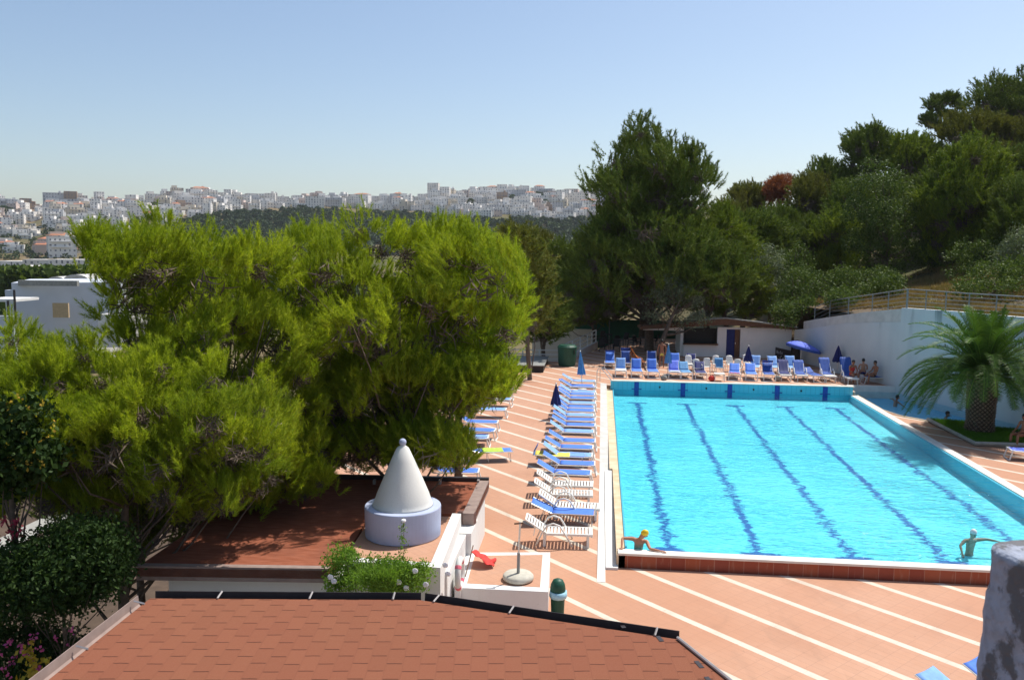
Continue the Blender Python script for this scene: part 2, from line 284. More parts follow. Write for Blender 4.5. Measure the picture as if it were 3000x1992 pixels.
# ------------------------------------------------------------------ mesh helpers
class MB:
    def __init__(s): s.v = []; s.f = []; s.mi = []; s.cur = 0
    def add(s, vs, fs):
        o = len(s.v); s.v += [tuple(map(float, p)) for p in vs]; s.f += [[i+o for i in f] for f in fs]; s.mi += [s.cur]*len(fs); return s
    def box(s, c, d, rz=0., taper=1., rx=0.):
        x, y, z = d[0]/2, d[1]/2, d[2]/2; vs = []
        for k, t in ((-1, 1), (1, taper)):
            for a, b in ((-1, -1), (1, -1), (1, 1), (-1, 1)):
                px, py, pz = a*x*t, b*y*t, k*z
                if rx: py, pz = py*cos(rx)-pz*sin(rx), py*sin(rx)+pz*cos(rx)
                vs.append((c[0]+px*cos(rz)-py*sin(rz), c[1]+px*sin(rz)+py*cos(rz), c[2]+pz))
        return s.add(vs, [(3, 2, 1, 0), (4, 5, 6, 7), (0, 1, 5, 4), (1, 2, 6, 5), (2, 3, 7, 6), (3, 0, 4, 7)])
    def bb(s, x0, x1, y0, y1, z0, z1): return s.box(((x0+x1)/2, (y0+y1)/2, (z0+z1)/2), (x1-x0, y1-y0, z1-z0))
    def prism(s, poly, z0, z1):
        n = len(poly); a = sum(poly[i][0]*poly[(i+1) % n][1]-poly[(i+1) % n][0]*poly[i][1] for i in range(n))
        if a < 0: poly = poly[::-1]
        f0 = z0 if callable(z0) else (lambda p: z0); f1 = z1 if callable(z1) else (lambda p: z1)
        vs = [(p[0], p[1], f0(p)) for p in poly]+[(p[0], p[1], f1(p)) for p in poly]
        return s.add(vs, [list(range(n))[::-1], list(range(n, 2*n))]+[(i, (i+1) % n, n+(i+1) % n, n+i) for i in range(n)])
    def tube(s, pts, r, n=6, r1=None, cap=True):
        pts = [np.array(p, float) for p in pts]; m = len(pts); vs = []; prev = None
        for i, p in enumerate(pts):
            d = pts[min(i+1, m-1)]-pts[max(i-1, 0)]; d /= (np.linalg.norm(d)+1e-9)
            if prev is None: a = np.array([0, 0, 1.]) if abs(d[2]) < .9 else np.array([1., 0, 0])
            else: a = prev
            a = a-d*(a@d); a /= (np.linalg.norm(a)+1e-9); prev = a; b = np.cross(d, a)
            rr = r if r1 is None else r+(r1-r)*i/(m-1)
            if isinstance(r, (list, tuple)): rr = r[i]
            for k in range(n): q = 2*pi*k/n; vs.append(p+a*cos(q)*rr+b*sin(q)*rr)
        fs = [(i*n+k, i*n+(k+1) % n, (i+1)*n+(k+1) % n, (i+1)*n+k) for i in range(m-1) for k in range(n)]
        if cap: fs += [list(range(n))[::-1], list(range((m-1)*n, m*n))]
        return s.add(vs, fs)
    def bar(s, a, b, w, h=None): 
        return s.tube([a, b], w*.7071 if h is None else w*.7071, 4)
    def lathe(s, prof, c=(0, 0, 0), n=24, wob=0, ph=0):
        vs = []; m = len(prof)
        for (r, z) in prof:
            for k in range(n):
                q = 2*pi*k/n+ph; rr = r*(1+(wob if k % 2 else -wob)); vs.append((c[0]+rr*cos(q), c[1]+rr*sin(q), c[2]+z))
        fs = [(i*n+k, i*n+(k+1) % n, (i+1)*n+(k+1) % n, (i+1)*n+k) for i in range(m-1) for k in range(n)]
        fs += [list(range(n))[::-1], list(range((m-1)*n, m*n))]
        return s.add(vs, fs)
    def ball(s, c, r, n=12, sc=(1, 1, 1)):
        prof = [(max(1e-3, sin(pi*i/8))*r, -cos(pi*i/8)*r) for i in range(9)]; o = len(s.v); s.lathe(prof, (0, 0, 0), n)
        for i in range(o, len(s.v)): p = s.v[i]; s.v[i] = (c[0]+p[0]*sc[0], c[1]+p[1]*sc[1], c[2]+p[2]*sc[2])
        return s
    def sheet(s, fn, nu, nv):
        vs = [fn(i/nu, j/nv) for j in range(nv+1) for i in range(nu+1)]
        return s.add(vs, [(j*(nu+1)+i, j*(nu+1)+i+1, (j+1)*(nu+1)+i+1, (j+1)*(nu+1)+i) for j in range(nv) for i in range(nu)])
    def shift(s, d): s.v = [(p[0]+d[0], p[1]+d[1], p[2]+d[2]) for p in s.v]; return s
    def mesh(s, name, mats, smooth=False, bevel=0):
        me = bpy.data.meshes.new(name); me.from_pydata(s.v, [], s.f)
        for m in (mats if isinstance(mats, (list, tuple)) else [mats]): me.materials.append(m)
        if len(set(s.mi)) > 1: me.polygons.foreach_set('material_index', s.mi)
        if smooth: me.polygons.foreach_set('use_smooth', [True]*len(s.f))
        me.update(); return me
    def build(s, name, mats, parent=None, smooth=False, loc=None, bevel=0, solid=0, sub=0):
        if loc is not None: s.shift([-x for x in loc])
        o = bpy.data.objects.new(name, s.mesh(name, mats, smooth)); COL.objects.link(o)
        if loc is not None: o.location = loc
        if parent is not None: o.parent = parent
        if solid: md = o.modifiers.new('Solidify', 'SOLIDIFY'); md.thickness = solid; md.offset = 0
        if bevel: md = o.modifiers.new('Bevel', 'BEVEL'); md.width = bevel; md.segments = 2; md.limit_method = 'ANGLE'
        if sub: md = o.modifiers.new('Subdivision', 'SUBSURF'); md.levels = sub; md.render_levels = sub
        return o
def tag(o, label=None, cat=None, group=None, kind=None):
    if label: o['label'] = label
    if cat: o['category'] = cat
    if group: o['group'] = group
    if kind: o['kind'] = kind
    return o
def thing(name, label, cat, loc=(0, 0, 0), rz=0., group=None):
    o = bpy.data.objects.new(name, None); COL.objects.link(o); o.location = tuple(map(float, loc)); o.rotation_euler = (0, 0, rz); o.empty_display_size = .3
    return tag(o, label, cat, group)
def part(mb, name, mat, root, **k):          # mb is in world coordinates, root has no rotation
    mb.shift([-x for x in root.location]); return mb.build(name, mat, root, **k)
def subpart(mb, name, mat, root, par, **k):
    mb.shift([-x for x in root.location]); return mb.build(name, mat, par, **k)
def struct(mb, name, mat, **k): return tag(mb.build(name, mat, **k), name.replace('_', ' '), None, None, 'structure')
def dup(root, loc, rz=None, label=None, group=None, scale=None):
    r = root.copy(); COL.objects.link(r); r.location = tuple(map(float, loc))
    if rz is not None: r.rotation_euler = (0, 0, rz)
    if scale: r.scale = scale if isinstance(scale, tuple) else (scale,)*3
    if label: r['label'] = label
    if group: r['group'] = group
    for ch in list(root.children):
        c = ch.copy(); COL.objects.link(c); c.parent = r
        for g in list(ch.children):
            d = g.copy(); COL.objects.link(d); d.parent = c
    return r
def ptri(name, V, mat, parent=None, nper=3):
    V = np.asarray(V, np.float32).reshape(-1, 3); n = len(V); nf = n//nper
    me = bpy.data.meshes.new(name); me.vertices.add(n); me.vertices.foreach_set('co', V.ravel()); me.loops.add(n)
    me.loops.foreach_set('vertex_index', np.arange(n, dtype=np.int32)); me.polygons.add(nf)
    me.polygons.foreach_set('loop_start', np.arange(nf, dtype=np.int32)*nper)
    try: me.polygons.foreach_set('loop_total', np.full(nf, nper, dtype=np.int32))
    except Exception: pass
    me.materials.append(mat); me.update(calc_edges=True)
    o = bpy.data.objects.new(name, me); COL.objects.link(o)
    if parent is not None: o.parent = parent
    return o
def unit(a): return a/(np.linalg.norm(a, axis=-1, keepdims=True)+1e-9)
def blades(P, Dr, L, k, nl, w, spread=.6, flat=False):
    """k needles along each shoot: P (n,3) base, Dr (n,3) unit direction, L shoot length"""
    n = len(P); P = np.repeat(P, k, 0); Dr = np.repeat(Dr, k, 0); t = rng.random((n*k, 1))
    B = P+Dr*L*t; d = unit(Dr*(.65+.5*t)+rng.normal(0, spread, (n*k, 3))); s = unit(np.cross(d, rng.normal(0, 1, (n*k, 3))))
    ln = nl*(.7+.6*rng.random((n*k, 1))); V = np.stack([B-s*w/2, B+s*w/2, B+d*ln], 1); return V.reshape(-1, 3)
def leaves(P, k, size, asp=.5, sd=.1, up=.3):
    n = len(P)*k; Q = np.repeat(P, k, 0)+rng.normal(0, sd, (n, 3)); d = unit(rng.normal(0, 1, (n, 3))+[0, 0, up]); s = unit(np.cross(d, rng.normal(0, 1, (n, 3))))
    z = size*(.6+.8*rng.random((n, 1))); V = np.stack([Q-d*z/2, Q+s*z*asp/2, Q+d*z/2, Q-s*z*asp/2], 1); return V.reshape(-1, 3)
def inpoly(P, poly):
    x, y = P[:, 0], P[:, 1]; c = np.zeros(len(P), bool); n = len(poly)
    for i in range(n):
        x0, y0 = poly[i]; x1, y1 = poly[(i+1) % n]
        m = ((y0 > y) != (y1 > y)) & (x < (x1-x0)*(y-y0)/(y1-y0+1e-9)+x0); c ^= m
    return c
def edist(P, poly):
    d = np.full(len(P), 1e9); n = len(poly)
    for i in range(n):
        a = np.array(poly[i], float); b = np.array(poly[(i+1) % n], float); ab = b-a
        t = np.clip(((P-a)@ab)/(ab@ab+1e-9), 0, 1); d = np.minimum(d, np.linalg.norm(P-(a+t[:, None]*ab), axis=1))
    return d
def poly_clumps(poly, depth, thick, n, rmin, rmax, inset=.6, tilt=0.):
    """clump centres filling the solid whose outline, seen from the photo's side, is poly; thick = half depth in metres"""
    poly = np.array(poly, float); lo, hi = poly.min(0), poly.max(0); out = []
    P = lo+(hi-lo)*rng.random((n*12, 2)); P = P[inpoly(P, poly)]; e = edist(P, poly)/F*depth
    keep = e > rmin*inset; P, e = P[keep][:n], e[keep][:n]
    th = thick*np.sqrt(np.clip(e/max(e.max(), .1), 0, 1)); off = rng.uniform(-1, 1, len(P)); off = np.sign(off)*np.abs(off)**.6*th
    vm = (lo[1]+hi[1])/2; span = (hi[1]-lo[1])/F*depth
    Cn = np.array([D(p[0], p[1], depth+o+tilt*(vm-p[1])/F*depth) for p, o in zip(P, off)]); r = np.minimum(rmax, np.maximum(rmin, e/inset))*(.75+.25*rng.random(len(P)))
    return Cn, r
def sphere_dirs(n, upb=.35):
    d = unit(rng.normal(0, 1, (n, 3))); d[:, 2] += upb; return unit(d)
def lobe_clumps(poly, depth, thick, nl, lr, per, cr, tilt=0., ratio=.8, voids=0):
    """lobes spread through the outline; each lobe carries clumps over its upper shell. returns centres, radii, outward directions"""
    poly = np.array(poly, float); lo, hi = poly.min(0), poly.max(0); P = lo+(hi-lo)*rng.random((6000, 2)); P = P[inpoly(P, poly)]; e = edist(P, poly)/F*depth
    k = e > lr*.35; P, e = P[k], e[k]; th = thick*np.sqrt(np.clip(e/max(e.max(), .1), 0, 1)); off = rng.uniform(-1, 1, len(P))*th; vm = (lo[1]+hi[1])/2
    W3 = C+(FW+np.outer(P[:, 0]-1500, RX)/F-np.outer(P[:, 1]-996, UX)/F)*(depth+off+tilt*(vm-P[:, 1])/F*depth)[:, None]
    sel = [int(rng.integers(len(P)))]; dm = np.linalg.norm(W3-W3[sel[0]], axis=1)
    while len(sel) < nl:
        c_ = rng.choice(len(P), 14); i = int(c_[np.argmax(dm[c_])]); sel.append(i); dm = np.minimum(dm, np.linalg.norm(W3-W3[i], axis=1))
    Cs, Rs, Os, Ks = [], [], [], []
    for i in sel:
        r = min(lr*(.7+.6*rng.random()), max(lr*.45, e[i]*1.05)); n_ = max(5, int(per*(r/lr)**2)); d = sphere_dirs(n_, .7); d = d[d[:, 2] > -.3]
        q = d*r*(.78+.22*rng.random((len(d), 1)))*[1, 1, ratio]; Cs.append(W3[i]+q); Rs.append(np.full(len(d), cr)*(.75+.5*rng.random(len(d)))); Os.append(d)
        lean = np.append(rng.normal(0, .55, 2), 0); Os[-1] = unit(d+lean); m_ = 95; cc = np.repeat(W3[i][None] , m_, 0)+unit(rng.normal(0, 1, (m_, 3)))*r*(.10+.42*rng.random((m_, 1)))*[1, 1, .75]; a_ = unit(rng.normal(0, 1, (m_, 3))); b_ = unit(np.cross(a_, rng.normal(0, 1, (m_, 3)))); s_ = r*.26
        Ks.append(np.stack([cc-a_*s_, cc+a_*s_, cc+b_*s_*.16], 1).reshape(-1, 3))
    Cs, Rs, Os, Ks = np.concatenate(Cs), np.concatenate(Rs), np.concatenate(Os), np.concatenate(Ks).reshape(-1, 3, 3)
    if voids:
        kc, kk = np.ones(len(Cs), bool), np.ones(len(Ks), bool); P = lo+(hi-lo)*rng.random((voids*6, 2)); P = P[inpoly(P, poly)]; P = P[edist(P, poly)/F*depth > lr*.9][:voids]
        for u_, v_ in P:
            d_ = unit(ray(u_, v_)); vr = lr*rng.uniform(.35, .75); sq = np.array([1, 1, rng.uniform(1., 1.8)])
            for arr, kp in ((Cs, kc), (Ks[:, 0], kk)):
                rel = arr-C; t_ = rel@d_; pd = np.linalg.norm((rel-t_[:, None]*d_)*sq, axis=1); kp &= ~((pd < vr) & (t_ < depth*1.0+rng.uniform(.0, .8)))
        Cs, Rs, Os, Ks = Cs[kc], Rs[kc], Os[kc], Ks[kk]
    return Cs, Rs, Os, Ks.reshape(-1, 3)
def plumes(Cn, r, O, m, ns, k, nl, w, up=.8, jit=.24, spread=.40):
    """m brush-like shoots per clump, each with ns whorls of k needles"""
    c = np.repeat(Cn, m, 0); rr = np.repeat(r, m)[:, None]; o = np.repeat(O, m, 0); n = len(c)
    a = unit(o*.75+np.array([0, 0, up])+rng.normal(0, jit, (n, 3))); b = c+rng.normal(0, .42, (n, 3))*rr; L = rr*(.8+.7*rng.random((n, 1)))*1.25
    P = (b[:, None, :]+a[:, None, :]*L[:, None, :]*((np.arange(ns)+.5)/ns)[None, :, None]).reshape(-1, 3); A = np.repeat(a, ns, 0)
    return blades(P, A, .02, k, nl, w, spread)
def clump_shoots(Cn, r, dens, upb=.35, shell=.55, updir=.5, flat=.8):
    Ps, Ds = [], []
    for c, q in zip(Cn, r):
        m = max(4, int(dens*q*q)); d = sphere_dirs(m, upb); rad = q*(shell+(1-shell)*rng.random((m, 1))); o = d*rad; o[:, 2] *= flat
        Ps.append(c+o); Ds.append(unit(d+[0, 0, updir]+rng.normal(0, .25, (m, 3))))
    return np.concatenate(Ps), np.concatenate(Ds)
def limbs(base, tops, r0, mb=None, bend=.6, fork=.35):
    mb = mb or MB(); base = np.array(base, float); tops = np.array(tops, float); top = tops.mean(0)+[0, 0, (tops[:, 2].max()-tops[:, 2].mean())*.6]
    T = lambda t: base+(top-base)*t+np.array([sin(t*5+base[0]), cos(t*4+base[1]), 0])*.12*bend*np.linalg.norm(top-base)*.25*t
    mb.tube([T(i/8) for i in range(9)], r0, 8, r0*.2)
    for q in tops:
        t0 = min(.9, max(fork, (q[2]-base[2])/(top[2]-base[2]+1e-6)-.3+random.uniform(-.08, .08))); a = T(t0); m = (a+q)/2+[0, 0, -.08*np.linalg.norm(q-a)]+rng.normal(0, .04, 3)*np.linalg.norm(q-a)
        mb.tube([a, (a+m)/2+rng.normal(0, .03, 3), m, (m+q)/2+rng.normal(0, .05, 3), q], r0*.32*(1-t0*.6), 5, r0*.05)
    return mb
# ================================================================== SETTING: terrain
def wl(y): return 12.3+(37.5-y)*.306
SKY = [(-400, 640), (0, 597), (90, 595), (130, 604), (140, 580), (250, 579), (350, 578), (450, 572), (490, 565), (560, 556), (620, 558), (700, 566), (800, 569), (950, 566), (1100, 570), (1200, 562), (1300, 556), (1400, 551), (1460, 546), (1600, 553), (1750, 560), (2000, 575), (2600, 610), (3400, 640)]
def sky_v(u): return float(np.interp(u, [a for a, b in SKY], [b for a, b in SKY]))
R0, R1 = 620., 1150.
def u_of(x, y):
    d = np.array([x, y, 0])-np.array([C[0], C[1], 0]); z = d@np.array([-sin(YAW), cos(YAW), 0]); 
    return 1500+F*(d@RT)/max(z, 1e-3) if z > 0 else (5000 if d@RT > 0 else -5000)
def crest(u): return C[2]+((722+.0096*(u-1500))-(sky_v(u)+24))/F*R1
def ter(x, y):
    r = math.hypot(x-C[0], y-C[1]); u = max(-900, min(3900, u_of(x, y)))
    lo = -3.5 if r < 75 else (-3.5-(r-75)/225*13.5 if r < 300 else -17.)
    if r > R0:
        H = crest(u); t = min(1., (r-R0)/(R1-R0)); lo = -17+(H+17)*t
        if r > R1: lo = H-(r-R1)*.03
        if r > 2500: lo = max(-20, H-40-(r-2500)*.05)
    # pine slope on the right
    xw = 12.3+(37.5-y)*.306 if y < 37.5 else 12.3-(y-37.5)*.25
    s = x-xw-.35
    if y < 37.5: near = 4.0+.10*min(s, 7)+.32*max(0, s-7) if s > 0 else -99
    else: near = -99
    fx = x-(9 if y > 60 else 9); far = -1.0+.40*max(0, x-9)+.02*(y-40)
    if y > 60: far = min(far, far*max(0, 1-(y-60)/400))
    k = min(1, max(0, (y-38)/14))
    if x > xw+.3 or y > 46:
        if y < 38: hill = near
        else: hill = far if s > 30 else far*k+(1-k)*(4.0+.1*s if s > 0 else -.8)
    else: hill = -99
    if y > 46 and x < 9: hill = -1.2-.10*max(0, -x+4)-.035*max(0, y-60)
    if y > 30 and x < -4.5 and y <= 46: hill = -99
    if r > 420: hill = -99
    if hill > -50:
        w = min(1, max(0, (420-r)/200)); hill = hill*w+lo*(1-w) if r > 220 else hill
        return max(lo, hill)
    return lo
mb = MB(); rs = [0, 6, 12, 18]+[18+1.6*i for i in range(1, 48)]+[95*1.055**i for i in range(0, 86)]
ths = list(np.linspace(-64, 64, 190))
vs = []
for r in rs:
    for th in ths:
        a = R(90)+YAW-R(th); x = C[0]+r*cos(a); y = C[1]+r*sin(a); z = ter(x, y)
        if -12 < x < 40 and -45 < y < 50 and (z < 1 or x < (wl(y) if y < 37.5 else 12.3)+4.5): z = -3.5
        vs.append((x, y, z))
nt_ = len(ths); mb.add(vs, [(i*nt_+j, i*nt_+j+1, (i+1)*nt_+j+1, (i+1)*nt_+j) for i in range(len(rs)-1) for j in range(nt_-1)])
g = struct(mb, 'ground', M['ground'], smooth=True)
M['soil2'] = plain('brown_leaf_litter', (.13, .09, .05), 1, .35, 1.2)
def slope(a, b):
    y = -6+64*b; xw = wl(y) if y < 37.5 else 12.3-.08*(y-37.5); x = xw+.26+8.5*a; z = max(ter(xw+.5+8.5*a, y), .4 if y > 37.5 else 0)
    if y > 37.5: z = z*min(1, 1) if a > .2 else min(z, 1.2+a*8)
    return (x, y, z-.06+(0 if a < .95 else -.5))
struct(MB().sheet(slope, 12, 46), 'hill_slope', M['soil2'], smooth=True)
mb = MB(); mb.add([(-150, -160, -3.52), (150, -160, -3.52), (150, -21.2, -3.52), (-150, -21.2, -3.52)], [(0, 1, 2, 3)]); struct(mb, 'ground_behind', M['ground'])
# ------------------------------------------------------------------ deck
def strip(mb, x0, x1, y0, y1, zf, th=.25):
    ys = sorted(set([y0, y1]+[y for y in (-.5, 16, 31.8) if y0 < y < y1]))
    for a, b in zip(ys, ys[1:]): mb.add([(x0, a, zf(a)), (x1, a, zf(a)), (x1, b, zf(b)), (x0, b, zf(b)), (x0, a, zf(a)-th), (x1, a, zf(a)-th), (x1, b, zf(b)-th), (x0, b, zf(b)-th)], [(0, 1, 2, 3), (7, 6, 5, 4), (0, 4, 5, 1), (2, 6, 7, 3), (1, 5, 6, 2), (3, 7, 4, 0)])
mb = MB(); strip(mb, -10.5, -.72, -3.2, 34.2, zd, 3.4); strip(mb, -3.55, -.72, -40, -3.2, zd, 3.4)
strip(mb, -.72, 26, -40, -.36, zd, 3.4)
mb.prism([(-.72, 25.32), (12.9, 25.32), (12.9, 27.0), (15.6, 27.0), (12.3, 37.7), (12.3, 50), (1.5, 50), (-2.9, 34.2), (-.72, 34.2)], -3.6, lambda p: zd(p[1]) if p[1] < 45 else .27)
mb.prism([(12.9, -.36), (24, -.36), (19.3, 14.5), (18.7, 16.45), (16.4, 17.05), (15.7, 18.15), (14.18, 18.6), (13.32, 19.7), (12.97, 21), (12.9, 26.9), (12.9, -.36)], -3.6, -.02)
struct(mb, 'pool_deck', M['deck'])
# channel strips left of the pool, copings
mb = MB(); mb.prism([(-.72, 8.2), (-.38, 8.2), (-.38, 25.9), (-.72, 25.9)], -.6, lambda p: zd(p[1])+.012); struct(mb, 'channel_strip', M['grey_conc'])
mb = MB(); mb.prism([(-.76, -1.35), (-.555, -1.35), (-.555, 8.2), (-.72, 8.2)], -.6, lambda p: zd(p[1])+.014)
mb.prism([(-.55, -.52), (-.235, -.52), (-.235, -.30), (-.275, -.30), (-.275, 8.196), (-.55, 8.196)], -.6, lambda p: zd(p[1])+.06); struct(mb, 'white_kerb', M['white'], bevel=.008)
mb = MB(); mb.prism([(-.375, 8.2), (-.27, 8.2), (-.27, -.3), (-.06, -.3), (-.06, 25.3), (-.375, 25.3)], -.6, lambda p: -.012); struct(mb, 'overflow_gutter', M['beige'])
mb = MB(); mb.bb(-.24, 24.0, -.33, .0, -.02, .045); struct(mb, 'near_coping', M['white_stone'], bevel=.012)
mb = MB(); mb.bb(-.22, 24.0, -.30, -.06, -1.2, -.024); struct(mb, 'near_riser', M['riser'])
mb = MB(); mb.bb(-.10, 12.75, 25.0, 25.32, .455, .51); struct(mb, 'far_coping', M['white_stone'], bevel=.012)
mb = MB(); mb.bb(-.16, 12.68, 25.02, 25.30, -1.2, .45); mb.bb(-.05, 0, .0, 25.02, -1.2, .02); mb.bb(12.5, 12.58, .0, 25.02, -1.2, .0); mb.bb(0, 12.5, -.05, .0, -1.2, -.024)
struct(mb, 'pool_wall', M['pwall'])
mb = MB(); mb.bb(12.585, 12.94, -.36, 24.95, -.6, .035); struct(mb, 'side_coping', M['white_stone'], bevel=.01)
mb = MB(); mb.add([(-.02, -.02, -.72), (12.55, -.02, -.72), (12.55, 25.04, -.30), (-.02, 25.04, -.30)], [(0, 1, 2, 3)]); struct(mb, 'pool_floor', M['pfloor'])
mb = MB(); mb.add([(0, 0, 0), (12.5, 0, 0), (12.5, 25.02, 0), (0, 25.02, 0)], [(0, 1, 2, 3)]); struct(mb, 'pool_water', M['water'])
p2 = [(12.93, 26.95), (15.75, 26.95), (19.1, 16.0), (16.4, 17.1), (15.7, 18.2), (14.18, 18.66), (13.35, 19.7), (13.0, 21)]
mb = MB(); mb.add([(x, y, -.06) for x, y in p2], [list(range(len(p2)))]); struct(mb, 'small_pool_water', M['water2'])
mb = MB(); mb.add([(x, y, -.42) for x, y in p2], [list(range(len(p2)))]); struct(mb, 'small_pool_floor', M['pfloor2'])
mb = MB(); mb.tube([(x, y, -.01) for x, y in [(13.0, 25.2), (13.0, 21), (13.35, 19.7), (14.18, 18.66), (15.7, 18.2), (16.4, 17.1), (18.7, 16.4)]], .045, 6); struct(mb, 'small_pool_rim', M['beige'])
mb = MB(); mb.bb(12.93, 15.7, 26.98, 27.2, -.5, .26); struct(mb, 'small_pool_end_rim', M['white_stone'])
# dark lane targets on the far wall
for i in range(5):
    x = 1.25+2.5*i; mb = MB(); mb.bb(x-.125, x+.125, 24.985, 25.018, -.36, .452); mb.bb(x-.27, x+.27, 24.99, 25.016, .04, .09)
    tag(mb.build('lane_target', M['cobalt']), 'dark blue lane target cross on the far pool wall, ' + ['nearest the handrail corner', 'second from the handrail corner', 'in the middle of the five', 'second from the small pool', 'nearest the small pool'][i], 'lane marking', 'lane targets on the far pool wall')
for i in range(4):
    x = 2.5+2.5*i; mb = MB(); mb.lathe([(.05, -.012), (.05, .012)], (0, 0, 0), 12); mb.v = [(x+a, 25.0+c, .20+b) for a, b, c in mb.v]
    tag(mb.build('inlet_nozzle', M['dark']), 'small round dark nozzle in the far pool wall, ' + ['closest to the left corner', 'left of the middle lane target', 'right of the middle lane target', 'closest to the small pool'][i], 'nozzle', 'nozzles in the far pool wall')
# grass bed under the palm
bed = [(14.15, 18.5), (14.22, 13.75), (19.3, 13.75), (18.6, 16.2), (16.4, 16.95), (15.7, 18.05)]
mb = MB(); mb.prism(bed, -.3, .10); struct(mb, 'grass_bed_soil', M['soil'])
mb = MB(); mb.tube([(14.15, 18.55, .09), (14.2, 13.72, .09), (19.3, 13.72, .09)], .09, 4); tag(mb.build('bed_kerb', M['kerb']), 'grey stone kerb around the palm bed', 'kerb')
P = np.array([random.uniform(14.2, 19) for _ in range(15000)]); Q = np.array([random.uniform(13.8, 18.5) for _ in range(15000)]); PP = np.stack([P, Q], 1); PP = PP[inpoly(PP, bed)]
V = blades(np.c_[PP, np.full(len(PP), .1)], unit(np.tile([0, 0, 1.], (len(PP), 1))+rng.normal(0, .3, (len(PP), 3))), .03, 3, .11, .02, .4)
tag(ptri('lawn_grass', V, M['grass']), 'bright green lawn grass around the palm trunk', 'grass', kind='stuff')
# ------------------------------------------------------------------ retaining wall and its railing
def wl(y): return 12.3+(37.5-y)*.306
wt = thing('retaining_wall', 'tall white stained retaining wall behind the small pool', 'wall', (15, 28, 0))
def wpoly(pts, mat, name, off=0., th=.3):
    mb = MB(); n = len(pts)
    vs = [(wl(y)-off, y, z) for y, z in pts]+[(wl(y)+th, y+.09, z) for y, z in pts]
    mb.add(vs, [list(range(n))[::-1], list(range(n, 2*n))]+[(i, (i+1) % n, n+(i+1) % n, n+i) for i in range(n)]); return part(mb, name, mat, wt)
wpoly([(37.5, -1), (26.85, -1), (26.85, 3.86), (31.85, 3.32), (35.4, 2.66), (37.5, 2.35)], M['rwall'], 'low_wall')
wpoly([(26.85, -1), (8, -1), (8, 5.0), (19, 4.80), (22.9, 4.74), (26.85, 4.63)], M['rwall'], 'high_wall', .02)
wpoly([(26.856, 3.862), (26.856, 4.58), (30.2, 4.13), (34.2, 3.44), (36.5, 3.0), (36.5, 2.5), (35.4, 2.662), (31.85, 3.322)], M['grey_conc'], 'concrete_cap', -.04, .34)
rl = thing('hillside_railing', 'grey metal railing along the top of the white retaining wall', 'railing', (15.6, 26.6, 4.7))
RT_ = [(35.4, 2.85, 4.05), (33.75, 3.5, 4.55), (31.85, 3.85, 4.86), (29.6, 4.2, 5.2), (28.2, 4.42, 5.42), (26.65, 4.66, 5.66), (25.2, 4.7, 5.67), (23.75, 4.74, 5.67), (22.2, 4.78, 5.67), (20.5, 4.82, 5.7), (18.4, 4.86, 5.72), (16, 4.9, 5.75), (13, 4.95, 5.8)]
for i, (y, a, b) in enumerate(RT_):
    part(MB().tube([(wl(y)+.12, y, a-.1), (wl(y)+.12, y, b)], .032 if abs(y-26.65) > .1 else .06, 8), 'post', M['steel'], rl)
for k in range(5):
    t = k/4; part(MB().tube([(wl(y)+.12, y, a+.12+(b-a-.12)*t) for y, a, b in RT_], .028 if k == 4 else .014, 6), 'rail', M['steel'], rl)
# ------------------------------------------------------------------ bar cabin
cab = thing('bar_cabin', 'low white pool bar cabin with open counter and slanted brown roof', 'cabin', (8, 40, .2))
z0 = .1
mb = MB(); mb.bb(5.0, 7.62, 38.3, 38.5, z0, 1.12); mb.bb(7.3, 7.92, 38.3, 38.5, 1.12, 2.35); mb.bb(7.62, 7.92, 38.3, 38.5, z0, 1.12); mb.bb(8.86, 12.3, 38.3, 38.5, z0, 2.35); mb.bb(7.92, 8.86, 38.3, 38.5, 2.22, 2.35)
mb.bb(2.2, 4.996, 38.3, 38.5, 2.05, 2.35); mb.bb(4.8, 5.0, 38.5, 42, z0, 1.9); mb.bb(4.8, 12.3, 42, 42.2, z0, 1.9); mb.bb(12.1, 12.3, 38.5, 42, z0, 1.9)
part(mb, 'wall', M['white'], cab)
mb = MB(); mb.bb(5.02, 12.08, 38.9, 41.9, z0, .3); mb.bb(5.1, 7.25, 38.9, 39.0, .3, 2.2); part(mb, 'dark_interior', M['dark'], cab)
dr = part(MB().bb(8.5, 8.83, 38.36, 38.42, .25, 2.2), 'door', M['wood'], cab); subpart(MB().bb(8.52, 8.56, 38.33, 38.36, 1.2, 1.3), 'handle', M['alu'], cab, dr)
part(MB().bb(7.93, 8.5, 38.42, 38.44, .25, 2.2), 'doorway_curtain', M['navy_fab'], cab)
part(MB().bb(4.95, 7.35, 38.05, 38.28, 1.12, 1.2), 'counter_top', M['wood'], cab)
mb = MB(); mb.add([(2.0, 37.9, 2.36), (7.6, 37.8, 2.95), (7.9, 37.8, 2.97), (12.6, 37.9, 2.42), (12.6, 43, 2.1), (7.7, 43, 2.55), (2.0, 43, 2.0), (2.0, 37.9, 2.12), (7.6, 37.8, 2.55), (7.9, 37.8, 2.56), (12.6, 37.9, 2.3), (12.6, 43, 1.95), (7.7, 43, 2.35), (2.0, 43, 1.85)],
    [(0, 1, 6), (1, 5, 6), (1, 2, 5), (2, 3, 4, 5), (0, 7, 8, 1), (1, 8, 9, 2), (2, 9, 10, 3), (3, 10, 11, 4), (7, 13, 8), (8, 13, 12), (8, 12, 9), (9, 12, 11, 10), (4, 11, 12, 5), (5, 12, 13, 6), (6, 13, 7, 0)])
rf = part(mb, 'roof', M['wood'], cab); subpart(MB().tube([(6.2, 37.76, 2.9), (7.7, 37.74, 3.03), (10, 37.76, 2.8), (12.6, 37.8, 2.47)], .05, 5), 'weathered_edge', M['greytop'], cab, rf)
